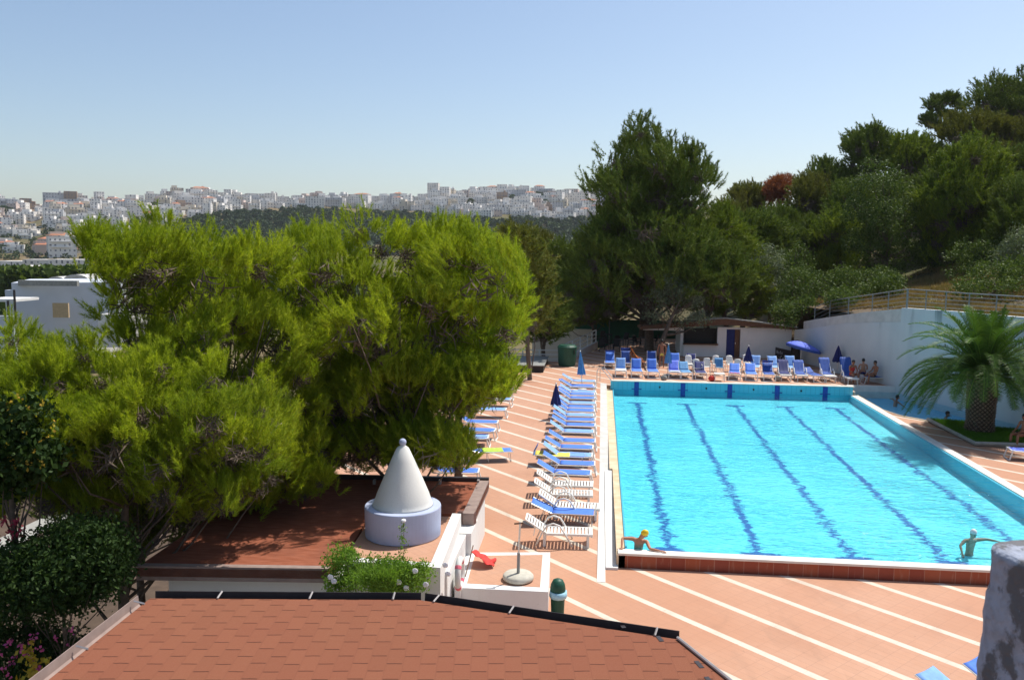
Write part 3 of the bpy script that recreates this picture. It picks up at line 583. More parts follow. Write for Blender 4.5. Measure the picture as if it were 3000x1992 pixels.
# board with lettering on the corner wall
bd = thing('menu_board', 'black advertising board with worn white lettering leaning on the white corner wall', 'board', PY(2295, 1064, 36.7))
q = [PY(2272, 1017, 36.9), PY(2319, 1028, 36.5), PY(2318, 1068, 36.5), PY(2270, 1060, 36.9)]
mb = MB(); n_ = np.array([.3, .9, 0])*.05; mb.add(q+[p+n_ for p in q], [(0, 1, 2, 3), (7, 6, 5, 4), (0, 4, 5, 1), (1, 5, 6, 2), (2, 6, 7, 3), (3, 7, 4, 0)]); part(mb, 'panel', M['black'], bd)
def quad_pt(a, b): return q[3]*(1-a)*(1-b)+q[2]*a*(1-b)+q[0]*(1-a)*b+q[1]*a*b-n_*.12
def strokes(mb, letters, x, y, h, w, r):
    for ch in letters:
        for st in {'t': [[(.5, 1), (.5, .05), (.8, 0)], [(.2, .7), (.8, .7)]], 'e': [[(.1, .35), (.8, .35), (.7, .65), (.3, .68), (.1, .35), (.3, .02), (.8, .08)]], 'C': [[(.85, .85), (.5, 1), (.1, .6), (.1, .3), (.5, 0), (.85, .12)]], 'o': [[(.5, .65), (.15, .4), (.3, .02), (.7, .05), (.85, .4), (.5, .65)]], 'd': [[(.85, 1.05), (.8, 0)], [(.8, .5), (.4, .62), (.15, .3), (.4, 0), (.8, .15)]], 'i': [[(.5, .6), (.5, 0)]], 'H': [[(.15, 1), (.15, 0)], [(.8, 1), (.8, 0)], [(.15, .5), (.8, .5)]], 'l': [[(.5, 1), (.5, 0)]]}[ch]:
            mb.tube([quad_pt(x+a*w*.9, y+b*h) for a, b in st], r, 4)
        x += w
mb = MB(); strokes(mb, 'Hote', .08, .60, .22, .10, .012); strokes(mb, 'Cod', .30, .22, .26, .15, .018); strokes(mb, 'l', .74, .24, .3, .12, .018); part(mb, 'lettering', M['letter'], bd)
# dark round-topped stand under the open parasol
st = thing('stand_sign', 'dark round-topped stand beside the pole of the open parasol', 'stand', (12.1, 35.8, .27))
mb = MB(); mb.lathe([(.23, 0), (.26, .1), (.25, .95), (.1, 1.0)], (12.1, 35.8, .27), 16); part(mb, 'body', M['dark'], st)
mb = MB(); mb.ball((12.1, 35.8, 1.52), .31, 16, (1, .35, 1)); part(mb, 'round_top', M['black'], st); part(MB().bb(11.93, 12.27, 35.68, 35.70, 1.46, 1.54), 'label_band', M['greytop'], st)
# ------------------------------------------------------------------ terrace fence, ramp railing, bin, stage
fn = thing('white_terrace_fence', 'white three-rail metal fence at the far end of the left deck', 'fence', (-5.5, 34.1, .2))
for x in (-3.45, -4.75, -5.85, -7.3, -8.8): part(MB().bb(x-.045, x+.045, 34.02, 34.1, .1, 1.05), 'post', M['white'], fn)
for z in (.42, .72, 1.0): part(MB().bb(-9.6, -3.5, 34.04, 34.08, z-.03, z+.03), 'rail', M['white'], fn)
part(MB().bb(-4.4, -3.4, 33.95, 34.2, -.2, .28), 'plinth', M['white'], fn)
fr = thing('ramp_railing', 'white railing rising beside the ramp left of the shaded terrace', 'fence', (-2.3, 39, .2))
ra, rb = np.array([-3.3, 34.2, .25]), np.array([-1.1, 44.5, .25])
for t in (0, .28, .5, .72, .86, 1): p = ra+(rb-ra)*t; part(MB().bb(p[0]-.045, p[0]+.045, p[1]-.045, p[1]+.045, .1, 1.35), 'post', M['white'], fr)
for z in (.55, .85, 1.15): part(MB().tube([ra+[0, 0, z-.1], rb+[0, 0, z]], .035, 6), 'rail', M['white'], fr)
part(MB().add([ra+[0, 0, -.3], rb+[0, 0, -.3], rb+[0, 0, .25], ra+[0, 0, .2], ra+[.15, 0, -.3], rb+[.15, 0, -.3], rb+[.15, 0, .25], ra+[.15, 0, .2]], [(0, 1, 2, 3), (7, 6, 5, 4), (3, 2, 6, 7), (0, 3, 7, 4), (1, 5, 6, 2)]), 'low_wall', M['white'], fr)
bn = thing('waste_container', 'dark green waste container beside the far end of the white fence', 'waste container', (-2.85, 32.2, .25))
mb = MB(); mb.lathe([(.50, 0), (.55, .1), (.60, 1.15)], (-2.85, 32.2, .25), 20); part(mb, 'body', M['green_bin'], bn, smooth=False)
mb = MB(); mb.lathe([(.62, 0), (.62, .08), (.5, .2), (.05, .24)], (-2.85, 32.2, 1.4), 20); part(mb, 'lid', M['green_bin'], bn); part(MB().bb(-2.4, -2.34, 31.75, 31.85, 1.05, 1.3), 'lid_handle', M['dark'], bn)
sg = thing('stage_platform', 'low dark square platform with grey top in front of the white fence', 'platform', (-5.6, 31.4, .2))
part(MB().bb(-7.6, -4.15, 29.15, 33.6, .1, .60), 'base', M['darkbox'], sg); part(MB().bb(-7.65, -4.1, 29.1, 33.65, .604, .66), 'top_board', M['greytop'], sg)
hr = thing('pool_handrail', 'thin curved steel handrail at the far left pool corner', 'handrail', (-.9, 26.2, .17))
for k, x in enumerate((-.92, -.75)):
    part(MB().tube([(x, 25.9+k*.6, .15), (x, 25.9+k*.6, .85), (x+.06, 25.9+k*.5, 1.0), (x+.25, 25.8+k*.4, 1.02), (x+.7, 25.6+k*.3, .55), (x+.85, 25.5+k*.3, .3)], .022, 7), 'rail', M['alu'], hr)
# ------------------------------------------------------------------ annex with cone
ZA = 1.15
an = thing('annex_building', 'sunken annex with rust-red flat roof, brown fascia and white parapet under the pines', 'building', (-8, 0, -3.5))
def xy(u, v, z): p = G(u, v, z); return (p[0], p[1])
rp = [xy(1432, 1410, ZA), xy(1388, 1508, ZA), xy(1340, 1503, ZA), xy(1090, 1497, ZA), xy(1025, 1600, ZA), xy(962, 1668, ZA), xy(398, 1660, ZA), xy(785, 1397, ZA)]
mb = MB(); mb.prism(rp, ZA-.2, ZA-.02); ro = part(mb, 'roof', M['felt'], an)
def band(mb, a, b, w, h0, h1):
    a = np.array(a); b = np.array(b); d = (b-a)/np.linalg.norm(b-a); n = np.array([-d[1], d[0]])*w
    mb.prism([tuple(a), tuple(b), tuple(b+n), tuple(a+n)], h0, h1)
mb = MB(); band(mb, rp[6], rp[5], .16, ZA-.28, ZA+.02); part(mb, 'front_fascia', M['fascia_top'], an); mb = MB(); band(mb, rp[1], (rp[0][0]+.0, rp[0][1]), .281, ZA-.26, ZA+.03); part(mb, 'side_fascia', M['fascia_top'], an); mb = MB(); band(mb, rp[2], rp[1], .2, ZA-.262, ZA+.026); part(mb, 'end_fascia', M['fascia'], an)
mb = MB(); band(mb, (rp[0][0], rp[0][1]), rp[7], -.13, ZA-.2, ZA+.09); part(mb, 'far_gutter', M['gutter'], an)
for u in (1098, 1200, 1290, 1402): p = G(u, 1408, ZA+.06); part(MB().bb(p[0]-.03, p[0]+.03, p[1]-.1, p[1]+.02, ZA-.02, ZA+.1), 'gutter_bracket', M['flash'], an)
xr = -3.80
mb = MB(); mb.prism([(rp[6][0]+.5, rp[6][1]+.35), (rp[5][0]+.3, rp[5][1]+.3), (rp[4][0]+.5, rp[4][1]-.2), (xr-.1, rp[4][1]-.55), (xr-.1, rp[0][1]-.3), (rp[7][0]+.5, rp[7][1]-.3)], -3.5, ZA-.3); part(mb, 'wall', M['white'], an)
tr = [(xr-.2, rp[2][1]+.02), (xr-.2, rp[4][1]-.45), (rp[4][0]+.25, rp[4][1]-.4), (rp[4][0]-.1, rp[4][1]+.1), (rp[3][0]+.0, rp[3][1]-.05)]
tf = xy(1028, 1626, ZA)
tr = [xy(1335, 1508, ZA), xy(1282, 1640, ZA), xy(1030, 1632, ZA), xy(1028, 1600, ZA), xy(1094, 1500, ZA)]
mb = MB(); mb.prism(tr, -3.4, ZA-.05); part(mb, 'tiled_terrace', M['terrace'], an)
pw = thing('parapet', 'white parapet edging the tiled roof terrace around the cone', 'parapet', (*xy(1300, 1600, ZA), ZA))
mb = MB(); a, b = xy(1325, 1503, ZA+.08), xy(1288, 1648, ZA+.08); c = xy(1020, 1630, ZA+.08)
mb.prism([a, (a[0]+.22, a[1]), (b[0]+.06, b[1]-.02), (b[0]-.18, b[1])], -3.4, ZA+.08); part(mb, 'side_parapet', M['white'], pw)
mb = MB(); mb.prism([c, (b[0]+.062, b[1]-.022), (b[0]+.062, b[1]-.25), (c[0], c[1]-.22)], -3.4, ZA+.076); part(mb, 'front_parapet', M['white'], pw)
sw = thing('side_wall', 'white side wall with green panel between the annex terrace and the low platform', 'wall', (xr, -2.5, -.3))
y_a, y_b = a[1]+.3, b[1]-.25
mb = MB(); mb.bb(xr-.33, xr+.02, -1.75, rp[1][1]+.5, -3.4, ZA-.27); part(mb, 'rear_wall', M['white'], sw)
mb = MB(); mb.bb(xr-.02, xr+.1, -3.8, -3.41, -3.4, .66); part(mb, 'front_wall', M['white'], sw)
g1 = [PX(u, v, xr-.28) for u, v in ((1326, 1600), (1326, 1760), (1304, 1760), (1305, 1665))]
mb = MB(); mb.add(list(g1)+[p-np.array([.04, 0, 0]) for p in g1], [(0, 1, 2, 3), (7, 6, 5, 4), (0, 4, 5, 1), (1, 5, 6, 2), (2, 6, 7, 3), (3, 7, 4, 0)]); part(mb, 'green_panel', M['teal'], sw)
# lower storey glimpsed under the near fascia
for u, w in ((572, .22), (668, .25), (800, .2), (845, .2)): p = G(u, 1700, .7); part(MB().bb(p[0]-w/2, p[0]+w/2, p[1]+.3, p[1]+.5, -3.4, ZA-.3), 'column', M['white'], an)
# chimney: drum and cone
cc = G(1181, 1562, ZA-.04); rr = .865
cn = thing('cone_chimney', 'white conical trullo-style chimney on a lavender drum with ball finial', 'chimney', cc)
zt = (C+ray(1181, 1474)*((cc-C)@FW))[2]-cc[2]; za = (C+ray(1181, 1297)*((cc-C)@FW))[2]-cc[2]
part(MB().lathe([(rr, 0), (rr*1.0, .02), (rr*1.01, zt-.02), (rr*.99, zt)], cc, 64), 'drum', M['lav'], cn, smooth=False)
pr = [(.70, zt+.002), (.672, zt+.03), (.645, zt+.12), (.60, zt+.26), (.50, zt+.5), (.39, zt+.76), (.27, zt+1.04), (.14, zt+1.32), (.055, za), (.045, za+.03)]
part(MB().lathe(pr, cc, 64), 'cone', M['cone'], cn, smooth=True); part(MB().ball((cc[0], cc[1], za+cc[2]+.07), .085, 16), 'ball_finial', M['lav'], cn, smooth=True)
for o in cn.children: 
    if o.name.startswith('drum'): md = o.modifiers.new('Bevel', 'BEVEL'); md.width = .03; md.segments = 3; md.limit_method = 'ANGLE'
# ------------------------------------------------------------------ low platform with parasol foot
ZP = .35
pf = thing('low_platform', 'white-edged low platform with terracotta tiles beside the annex wall', 'platform', (-2.8, -2.6, -.33))
c4 = [xy(1380, 1618, ZP), xy(1612, 1617, ZP), xy(1606, 1733, ZP), xy(1345, 1718, ZP)]
part(MB().prism([(c4[0][0]-.1, c4[0][1]), c4[1], c4[2], (c4[3][0]-.1, c4[3][1]-.05)], -3.3, ZP), 'base', M['white'], pf, bevel=.01)
ins = [(c4[0][0]+.12, c4[0][1]-.2), (c4[1][0]-.17, c4[1][1]-.2), (c4[2][0]-.19, c4[2][1]+.22), (c4[3][0]+.14, c4[3][1]+.2)]
part(MB().prism(ins, ZP-.1, ZP+.004), 'tiled_top', M['terrace'], pf)
pb = G(1518, 1698, ZP)
um = thing('parasol_foot', 'round pale concrete parasol foot with an empty leaning pole on the low platform', 'parasol base', pb)
part(MB().lathe([(.30, .006), (.345, .04), (.345, .10), (.30, .15), (.05, .16)], pb, 28), 'disc', M['concrete_disc'], um, smooth=True)
part(MB().tube([pb+[0, 0, .15], pb+[.005, 0, .62]], .035, 8), 'sleeve', M['steel'], um); part(MB().tube([pb+[0, 0, .5], pb+[.03, .02, 1.32]], .021, 8), 'pole', M['alu'], um); part(MB().tube([pb+[-.1, 0, 1.28], pb+[.1, .02, 1.30]], .02, 6), 'cross_pin', M['wood'], um)
fl = G(1385, 1648, ZP)
tag(MB().sheet(lambda a, b: (fl[0]+a*.52+.03*sin(b*9), fl[1]+.15-b*.5+.05*sin(a*7), ZP+.05+.32*(1-a)*(.6+.4*b)+.03*sin(a*14+b*8)), 14, 8).build('red_flag', M['red'], smooth=True, solid=.006), 'crumpled red flag hanging over the low platform beside the wall', 'flag')
tag(MB().tube([fl+[.0, .05, .4], fl+[-.02, -.95, -.2+.25]], .014, 6).build('flag_pole', M['wood']), 'thin pole of the red flag leaning on the platform edge', 'pole')
lb = PX(1344, 1680, xr+.18); lr = thing('life_ring', 'faded white and red life ring hanging on the white wall by the platform', 'life ring', lb)
t_ = MB()
for k in range(24):
    pass
ringpts = [(lb[0]+.02, lb[1]+.26*cos(q), lb[2]+.30*sin(q)) for q in np.linspace(0, 2*pi, 25)]; part(MB().tube(ringpts, .065, 10, cap=False), 'ring', M['cone'], lr, smooth=True)
for q in (.8, 2.4, 3.9, 5.5): part(MB().tube([(lb[0]+.02, lb[1]+.26*cos(q+e), lb[2]+.30*sin(q+e)) for e in (-.12, 0, .12)], .07, 10), 'red_band', M['pink'], lr)
# litter bin
lt = G(1633, 1808, -.36)
lb_ = thing('litter_bin', 'dark green domed litter bin with pale blue bag beside the low platform', 'litter bin', (lt[0], lt[1], -.38))
part(MB().lathe([(.13, 0), (.14, .04), (.16, .60), (.16, .62)], (lt[0], lt[1], -.38), 20), 'body', M['green_bin'], lb_, smooth=False)
part(MB().lathe([(.165, .60), (.17, .68), (.155, .78), (.11, .87), (.05, .9), (.01, .905)], (lt[0], lt[1], -.38), 20), 'dome_lid', M['green_bin'], lb_, smooth=True)
part(MB().lathe([(.175, .48), (.20, .54), (.19, .63), (.178, .63)], (lt[0]+.01, lt[1]-.01, -.38), 20, .03), 'bag', M['bag'], lb_, smooth=True)
# ------------------------------------------------------------------ near shingle roof
ZR = 3.0
def g3(u, v, z=ZR): p = G(u, v, z); return (p[0], p[1])
nr = thing('shingle_roof_building', 'near building with brown-red shingle roof and dark gutter', 'building', (*g3(1000, 1900), -3.5))
e1, e2, e3 = g3(440, 1752), g3(1230, 1757), g3(1985, 1872); e4 = g3(2330, 2150); e0 = g3(-70, 2160)
pl = [e1, e2, e3, e4, (e4[0]+.5, C[1]-1.5), (e0[0]-1.0, C[1]-1.5), e0]
part(MB().prism(pl, ZR-.12, ZR), 'roof', M['shingle'], nr)
inner = [(p[0]*.9+.1*g3(1200, 2000)[0], p[1]-.5) for p in (e1, e2, e3)]+[(e4[0]-.6, e4[1]), (e4[0]-.2, C[1]-1.4), (e0[0]+.4, C[1]-1.4), (e0[0]+.6, e0[1])]
part(MB().prism(inner, -3.5, ZR-.14), 'wall', M['white'], nr)
def gutter(a, b, w=.13, sgn=1, name='gutter', mat='gutter', z=ZR):
    a = np.array([*a, z]); b = np.array([*b, z]); d = unit(b-a); n = np.cross([0, 0, 1.], d)*sgn
    prof = [(.004, -.03), (.01, -.10), (.04, -.125), (w-.03, -.125), (w, -.09), (w+.006, .03), (w-.004, .03), (w-.012, -.085), (w-.035, -.112), (.045, -.112), (.018, -.09), (.012, -.03)]
    mb = MB(); k = len(prof); vs = [p+n*x+np.array([0, 0, y]) for p in (a, b) for x, y in prof]
    mb.add(vs, [(i, (i+1) % k, k+(i+1) % k, k+i) for i in range(k)]+[list(range(k))[::-1], list(range(k, 2*k))])
    return part(mb, name, M[mat], nr)
gutter(e1, e2, .17, 1); gutter(e2, e3, .17, 1); gutter(e0, e1, .17, 1, 'side_gutter', 'fascia_top')
for t, (p, q2) in [(.25, (e1, e2)), (.59, (e1, e2)), (.90, (e1, e2)), (.06, (e2, e3)), (.37, (e2, e3)), (.92, (e2, e3))]:
    a = np.array([*p, ZR]); b = np.array([*q2, ZR]); d = unit(b-a); n = np.cross([0, 0, 1.], d); m = a+(b-a)*t; part(MB().tube([m-n*.02+[0, 0, .015], m+n*.17+[0, 0, .03]], .014, 4), 'bracket', M['flash'], nr)
for t in (.06, .45, .95):
    a = np.array([*e1, ZR]); b = np.array([*e0, ZR]); m = a+(b-a)*t; part(MB().tube([m+[.03, 0, .01], m+[-.13, .02, .03]], .014, 4), 'bracket', M['flash'], nr)
a = np.array([*e3, ZR]); b = np.array([*e4, ZR]); d = unit(b-a); part(MB().tube([a+[0, 0, .02], b+[0, 0, .02]], .022, 6), 'verge_flashing', M['flash'], nr)
for u, v, l in ((2060, 1945, .16), (2090, 1992, .16), (1945, 1870, .14), (1838, 1835, .07), (2000, 1875, .01)):
    p = G(u-12, v, ZR+.004); dd = np.array([.35, -.94, 0]); part(MB().box((p[0], p[1], ZR+.004), (.055, l, .004), R(18)), 'mastic_strip', M['gutter'], nr)
# ------------------------------------------------------------------ close post at the right edge
ps = thing('weathered_post', 'out-of-focus grey weathered post with peeling paint at the right edge', 'post', D(3010, 2500, 2.0))
prof = []
pc = D(3034, 1846, 2.2)
mb = MB(); n = 36; rowz = np.concatenate([np.linspace(-1.2, .185, 50), .185+.02*np.sin(np.linspace(.1, pi/2, 8))]); vs = []
for j, z in enumerate(rowz):
    wl_ = .094+.045*min(.6, .187-z)+.0022*sin(z*41)+.0016*sin(z*97+1)
    if z > .185: wl_ *= 1-.10*((z-.185)/.02)**2
    for k in range(n):
        q = 2*pi*k/n; sq = (abs(cos(q))**5+abs(sin(q))**5)**(-.2); e = (1+.012*sin(3*q+z*9)+.01*sin(9*q-z*25))*min(sq, 1.12)
        vs.append((pc[0]+wl_*e*cos(q+.35), pc[1]+wl_*e*sin(q+.35)*1.2, pc[2]+z))
mb.add(vs, [(j*n+k, j*n+(k+1) % n, (j+1)*n+(k+1) % n, (j+1)*n+k) for j in range(57) for k in range(n)]+[list(range(57*n, 58*n))]); part(mb, 'shaft', M['post'], ps, smooth=True)
# ================================================================== FURNITURE
# every lounger: foot end at the origin, head towards -x, top of the sling 0.38 m up
def lounger(kind, ang, canopy=0, towel=None, mat='blue_fab', name='sun_lounger'):
    root = thing(name, '', 'sun lounger'); a = R(ang); L, S, W = 1.88, 1.22, .62; H = .37; bl = L-S
    def bp(t, w=0, dz=0): return (-S-bl*t*cos(a)+dz*sin(a)*-0, w, H+bl*t*sin(a)+dz)
    if kind == 'sling':
        fm = 'plastic'
        for s in (-1, 1): MB().tube([(0, s*W/2, H-.02), (-S-.3, s*W/2, H-.02)], .022, 6).build('side_rail', M[fm], root)
        m = MB(); m.tube([(-.1, -W/2, H), (-.04, -W/2, H+.01), (.06, -W/2-.02, .02), (.07, -W/2+.03, 0), (.07, W/2-.03, 0), (.06, W/2+.02, .02), (-.04, W/2, H+.01), (-.1, W/2, H)], .026, 6); m.build('front_leg', M[fm], root)
        m = MB(); m.tube([(-S-.05, -W/2, H-.03), (-S-.25, -W/2-.02, .02), (-S-.26, W/2+.02, .02), (-S-.05, W/2, H-.03)], .022, 6); m.build('rear_leg', M[fm], root)
        for s in (-1, 1): MB().tube([bp(0, s*(W/2-.03)), bp(1.02, s*(W/2-.03))], .017, 6).build('back_rail', M[fm], root)
        MB().sheet(lambda u, v: (-.03-(S-.05)*u, (v-.5)*(W-.03), H+.012-.018*sin(pi*v)), 8, 4).build('seat_sling', M[mat], root, smooth=True, solid=.006)
        MB().sheet(lambda u, v: tuple(np.array(bp(u, (v-.5)*(W-.06)))+[0, 0, .02-.02*sin(pi*v)]), 6, 4).build('back_sling', M[mat], root, smooth=True, solid=.006)
        MB().box((.0, 0, H-.0), (.05, W+.03, .05)).build('foot_bar', M[fm], root, bevel=.012)
        if ang > 8: MB().tube([bp(.5, -W/2+.04), (-S-.38, -W/2+.05, H-.05), (-S-.38, W/2-.05, H-.05), bp(.5, W/2-.04)], .01, 5).build('back_prop', M['alu'], root)
    elif kind == 'tube':                       # thin aluminium frame camp bed
        fm = 'alu'
        for s in (-1, 1): MB().tube([(0, s*W/2, H), (-S, s*W/2, H), bp(1, s*W/2)], .013, 6).build('side_rail', M[fm], root)
        for x in (-.12, -.95): MB().tube([(x, -W/2, H), (x+.05, -W/2, .01), (x+.05, W/2, .01), (x, W/2, H)], .011, 6).build('leg_hoop', M[fm], root)
        MB().tube([bp(.3, -W/2), (-S-.4, -W/2, .01), (-S-.4, W/2, .01), bp(.3, W/2)], .011, 6).build('leg_hoop', M[fm], root)
        MB().sheet(lambda u, v: (-.03-(S-.03)*u, (v-.5)*(W-.02), H+.01-.03*sin(pi*v)), 8, 4).build('seat_sling', M[mat], root, smooth=True, solid=.006)
        MB().sheet(lambda u, v: tuple(np.array(bp(u, (v-.5)*(W-.02)))+[0, 0, .01-.02*sin(pi*v)]), 6, 4).build('back_sling', M[mat], root, smooth=True, solid=.006)
        MB().tube([(0, -W/2, H), (0, W/2, H)], .013, 6).build('foot_bar', M[fm], root)
    else:                                      # slatted white resin lounger
        fm = 'plastic'; m = MB()
        for s in (-1, 1): m.box((-S/2, s*(W/2-.02), H-.02), (S, .05, .06))
        n = 13
        for i in range(n): m.box((-.05-(S-.1)*i/(n-1), 0, H+.004), (.062, W-.08, .022))
        m.build('slatted_seat', M[fm], root, bevel=.006); m = MB()
        for s in (-1, 1): m.tube([bp(0, s*(W/2-.03)), bp(1, s*(W/2-.03))], .028, 6)
        for i in range(8):
            p = bp(.08+.9*i/7.); m.box((0, 0, 0), (.055, W-.1, .02)); o = len(m.v)-8
            for k in range(o, len(m.v)): q = m.v[k]; m.v[k] = (p[0]+q[0]*cos(a)-q[2]*sin(a)*0, q[1], p[2]-q[0]*sin(a)+q[2])
        m.build('slatted_backrest', M[fm], root)
        for s in (-1, 1):
            y = s*(W/2+.03); MB().tube([(-S-.28, y, .03), (-S-.12, y, .38), (-S+.02, y, .60), (-S+.18, y, .66), (-S+.36, y, .60), (-S+.55, y, .30), (-S+.70, y, .03)], .024, 7).build('arm_hoop', M[fm], root, smooth=True)
        for s in (-1, 1): MB().box((-.10, s*(W/2-.05), .18), (.07, .05, .36), 0, .8).build('front_leg', M[fm], root); MB().box((-S-.05, s*(W/2-.05), .18), (.07, .05, .36)).build('rear_leg', M[fm], root)
        MB().box((.0, 0, H-.03), (.05, W+.0, .09)).build('foot_bar', M[fm], root, bevel=.01)
        if ang > 8: MB().tube([bp(.55, -W/2+.06), (-S-.34, -W/2+.07, H-.08), (-S-.34, W/2-.07, H-.08), bp(.55, W/2-.06)], .014, 5).build('back_prop', M[fm], root)
    if canopy:
        p = np.array(bp(1)); ca = R(canopy); q = p+np.array([cos(ca)*.36, 0, sin(ca)*.36])*[1, 1, 1]
        for s in (-1, 1): MB().tube([tuple(p+[0, s*W/2, 0]), tuple(q+[0, s*W/2, 0])], .01, 5).build('canopy_arm', M['alu'], root)
        MB().sheet(lambda u, v: tuple(p+(q-p)*(.2+.8*u)+[0, (v-.5)*W, .01]), 3, 3).build('canopy', M[mat if mat in ('navy_fab', 'dblue_fab') else 'dblue_fab'], root, smooth=True, solid=.006)
    if towel:
        tm, x0, x1 = towel
        def tp(u, v):
            x = x0+(x1-x0)*u; y = (v-.5)*(W+.02)
            z = H+.03 if x > -S else H+.03+(-S-x)*math.tan(a)
            return (x, y, z+.006*sin(u*31)+.008*sin(v*17+u*6)-(.05 if abs(v-.5) > .45 else 0))
        MB().sheet(tp, 14, 10).build('towel', M[tm], root, smooth=True, solid=.008)
    return root
cache = {}
def put_lounger(key, x, y, z, rz, label, group):
    if key not in cache: o = cache[key] = lounger(*key); o.location = (x, y, z); o.rotation_euler = (0, 0, rz); o['label'] = label; o['group'] = group
    else: o = dup(cache[key], (x, y, z), rz, label, group)
    o['category'] = 'sun lounger'; return o
def o_(k): return ['first', 'second', 'third', 'fourth', 'fifth', 'sixth', 'seventh', 'eighth', 'ninth', 'tenth', 'eleventh', 'twelfth', 'thirteenth', 'fourteenth', 'fifteenth', 'sixteenth', 'seventeenth', 'eighteenth', 'nineteenth', 'twentieth', 'twenty-first', 'twenty-second', 'twenty-third', 'twenty-fourth'][k]
W_, S_, T_ = 'resin', 'sling', 'tube'
row = [(1555, W_, 32, 0, None, -.92, 'white slatted resin lounger, nearest of the poolside row'), (1502, T_, 24, 0, None, -.85, 'deep blue lounger on thin aluminium frame between two white slatted loungers', ),
       (1485, W_, 33, 0, None, -.72, 'white slatted lounger standing furthest toward the pool, behind the aluminium blue one'), (1450, W_, 32, 0, None, -.95, 'middle of the white slatted loungers behind the aluminium blue one'),
       (1425, W_, 33, 0, None, -.95, 'white slatted lounger touching the nearest group of blue sling loungers'), (1395, S_, 30, 0, None, -1.02, 'nearest blue sling lounger of the poolside row, beside the white slatted ones'),
       (1369, S_, 30, 0, None, -.9, 'blue sling lounger just in front of the one with the yellow towel'), (1348, T_, 4, 62, ('yellow', -.55, -1.8), -1.25, 'low blue lounger with a yellow towel and a raised canopy')]
cl = 'sun loungers lined up along the left pool edge'
for k, (v, kd, an_, ca, tw, x, lab) in enumerate(row):
    y = float(G(1720, v, .08)[1]); put_lounger((kd, an_, ca, tw, 'blue_fab'), x, y, zd(y)+.0, R(random.uniform(-1.5, 1.5)), lab, cl)
vs_ = [1330.5, 1309.5, 1292, 1267, 1250, 1236, 1223.6, 1211, 1201, 1190, 1176, 1166, 1159, 1145, 1134, 1122]
for k, v in enumerate(vs_):
    y = float(G(1720, v, .25)[1]); an_ = [36, 30, 30, 34, 30, 30, 34, 30, 36, 30, 34, 30, 30, 30, 24, 30][k]; y = y-.1 if k < 14 else y-1.0
    lab = 'blue sling lounger, ' + (o_(k)+' behind the yellow towel in the poolside row' if k < 8 else o_(15-k)+' from the far end of the poolside row' if k < 15 else 'furthest of the poolside row')
    put_lounger((S_, an_, 0, None, 'blue_fab' if k % 3 else 'lblue_fab'), -.95+random.uniform(-.07, .06)-(.08 if k > 12 else 0), y, zd(y), R(random.uniform(-2, 2)), lab, cl)
# under the big pine on the left
gp = 'loungers in the shade of the big pine'
for (u, v, kd, an_, tw, mt, rz, lab) in [(1500, 1160, S_, 0, None, 'blue_fab', 2, 'blue sling lounger poking out furthest back under the big pine, by the deck bands'), (1496, 1178, S_, 28, ('ptowel', -.3, -1.0), 'lblue_fab', -3, 'blue lounger with pale towel under the back fringe of the big pine'),
        (1482, 1206, S_, 30, None, 'lblue_fab', 2, 'faded blue lounger between the pale-towel lounger and the curled branch'), (1458, 1240, S_, 28, None, 'blue_fab', 0, 'blue lounger with white wheels under the curled pine branch'), (1450, 1262, S_, 8, None, 'blue_fab', -2, 'flat blue lounger pair-mate in front of the curled pine branch'), (1430, 1280, S_, 20, None, 'lblue_fab', 3, 'pale blue lounger with a pink towel scrap under the pine'),
        (1402, 1370, S_, 26, None, 'blue_fab', 4, 'blue lounger whose white foot end shows beside the pine just above the brown roof')]:
    p = G(u, v, zd(12)+.35); put_lounger((kd, an_, 0, tw, mt), p[0], p[1], zd(p[1]), R(rz), lab, gp)
p = G(1440, 1283, .2); put_lounger((T_, 10, 0, None, 'navy_fab'), p[0]-.1, p[1], zd(p[1]), R(8), 'dark grey camp bed lounger behind the patterned green towel one', gp)
p = G(1500, 1318, .25); put_lounger((T_, 12, 0, ('lime', -.35, -1.1), 'blue_fab'), p[0], p[1], zd(p[1]), R(14), 'blue camp lounger with lime green patterned towel in full sun beside the pine', gp)
# far side of the pool
gf = 'loungers and chairs crowded along the far end of the pool'
def X_(u, y): return PY(u, 1105, y)[0]
FR = [(1819, S_, 62, 0, ('ptowel', -.1, -.85), 'lblue_fab', 0, 'light blue lounger with white towel, leftmost in the front row of the far side'), (1866, S_, 58, 0, None, 'blue_fab', 0, 'blue lounger second from the left in the far front row'), (1915, S_, 60, 0, None, 'blue_fab', 2, 'blue lounger third from the left in the far front row, right of the standing man'),
      (1976, S_, 48, 0, ('ptowel', -.2, -.5), 'vio_fab', -2, 'violet-blue lounger with small white towel by the left far closed parasol'), (2012, S_, 40, 0, None, 'tblue_fab', 3, 'grey-blue rumpled lounger right of the left far closed parasol'), (2054, S_, 42, 0, None, 'navy_fab', -2, 'navy-draped lounger left of the white-framed low table'),
      (2152, S_, 35, 0, ('pink', -.15, -.35), 'blue_fab', -8, 'blue lounger with a pink scrap of cloth, facing the second lane target'), (2202, S_, 38, 0, None, 'blue_fab', -6, 'blue lounger with dark gap under its back, right of the pink scrap'), (2255, S_, 45, 30, None, 'dblue_fab', -5, 'deep blue lounger with canopy in the middle of the far row'),
      (2304, W_, 46, 0, ('navy_fab', -.3, -1.85), 'blue_fab', -4, 'white lounger covered in navy cloth below the black board'), (2352, W_, 48, 0, ('dblue_fab', -.3, -1.8), 'blue_fab', -3, 'white lounger covered in dark blue cloth below the open parasol'),
      (2400, S_, 22, 0, None, 'dblue_fab', 12, 'low dark blue lounger with rounded back below the right closed parasol'), (2436, W_, 52, 0, ('dblue_fab', -.6, -1.86), 'tblue_fab', 0, 'white lounger with tall blue back just right of the low rounded one')]
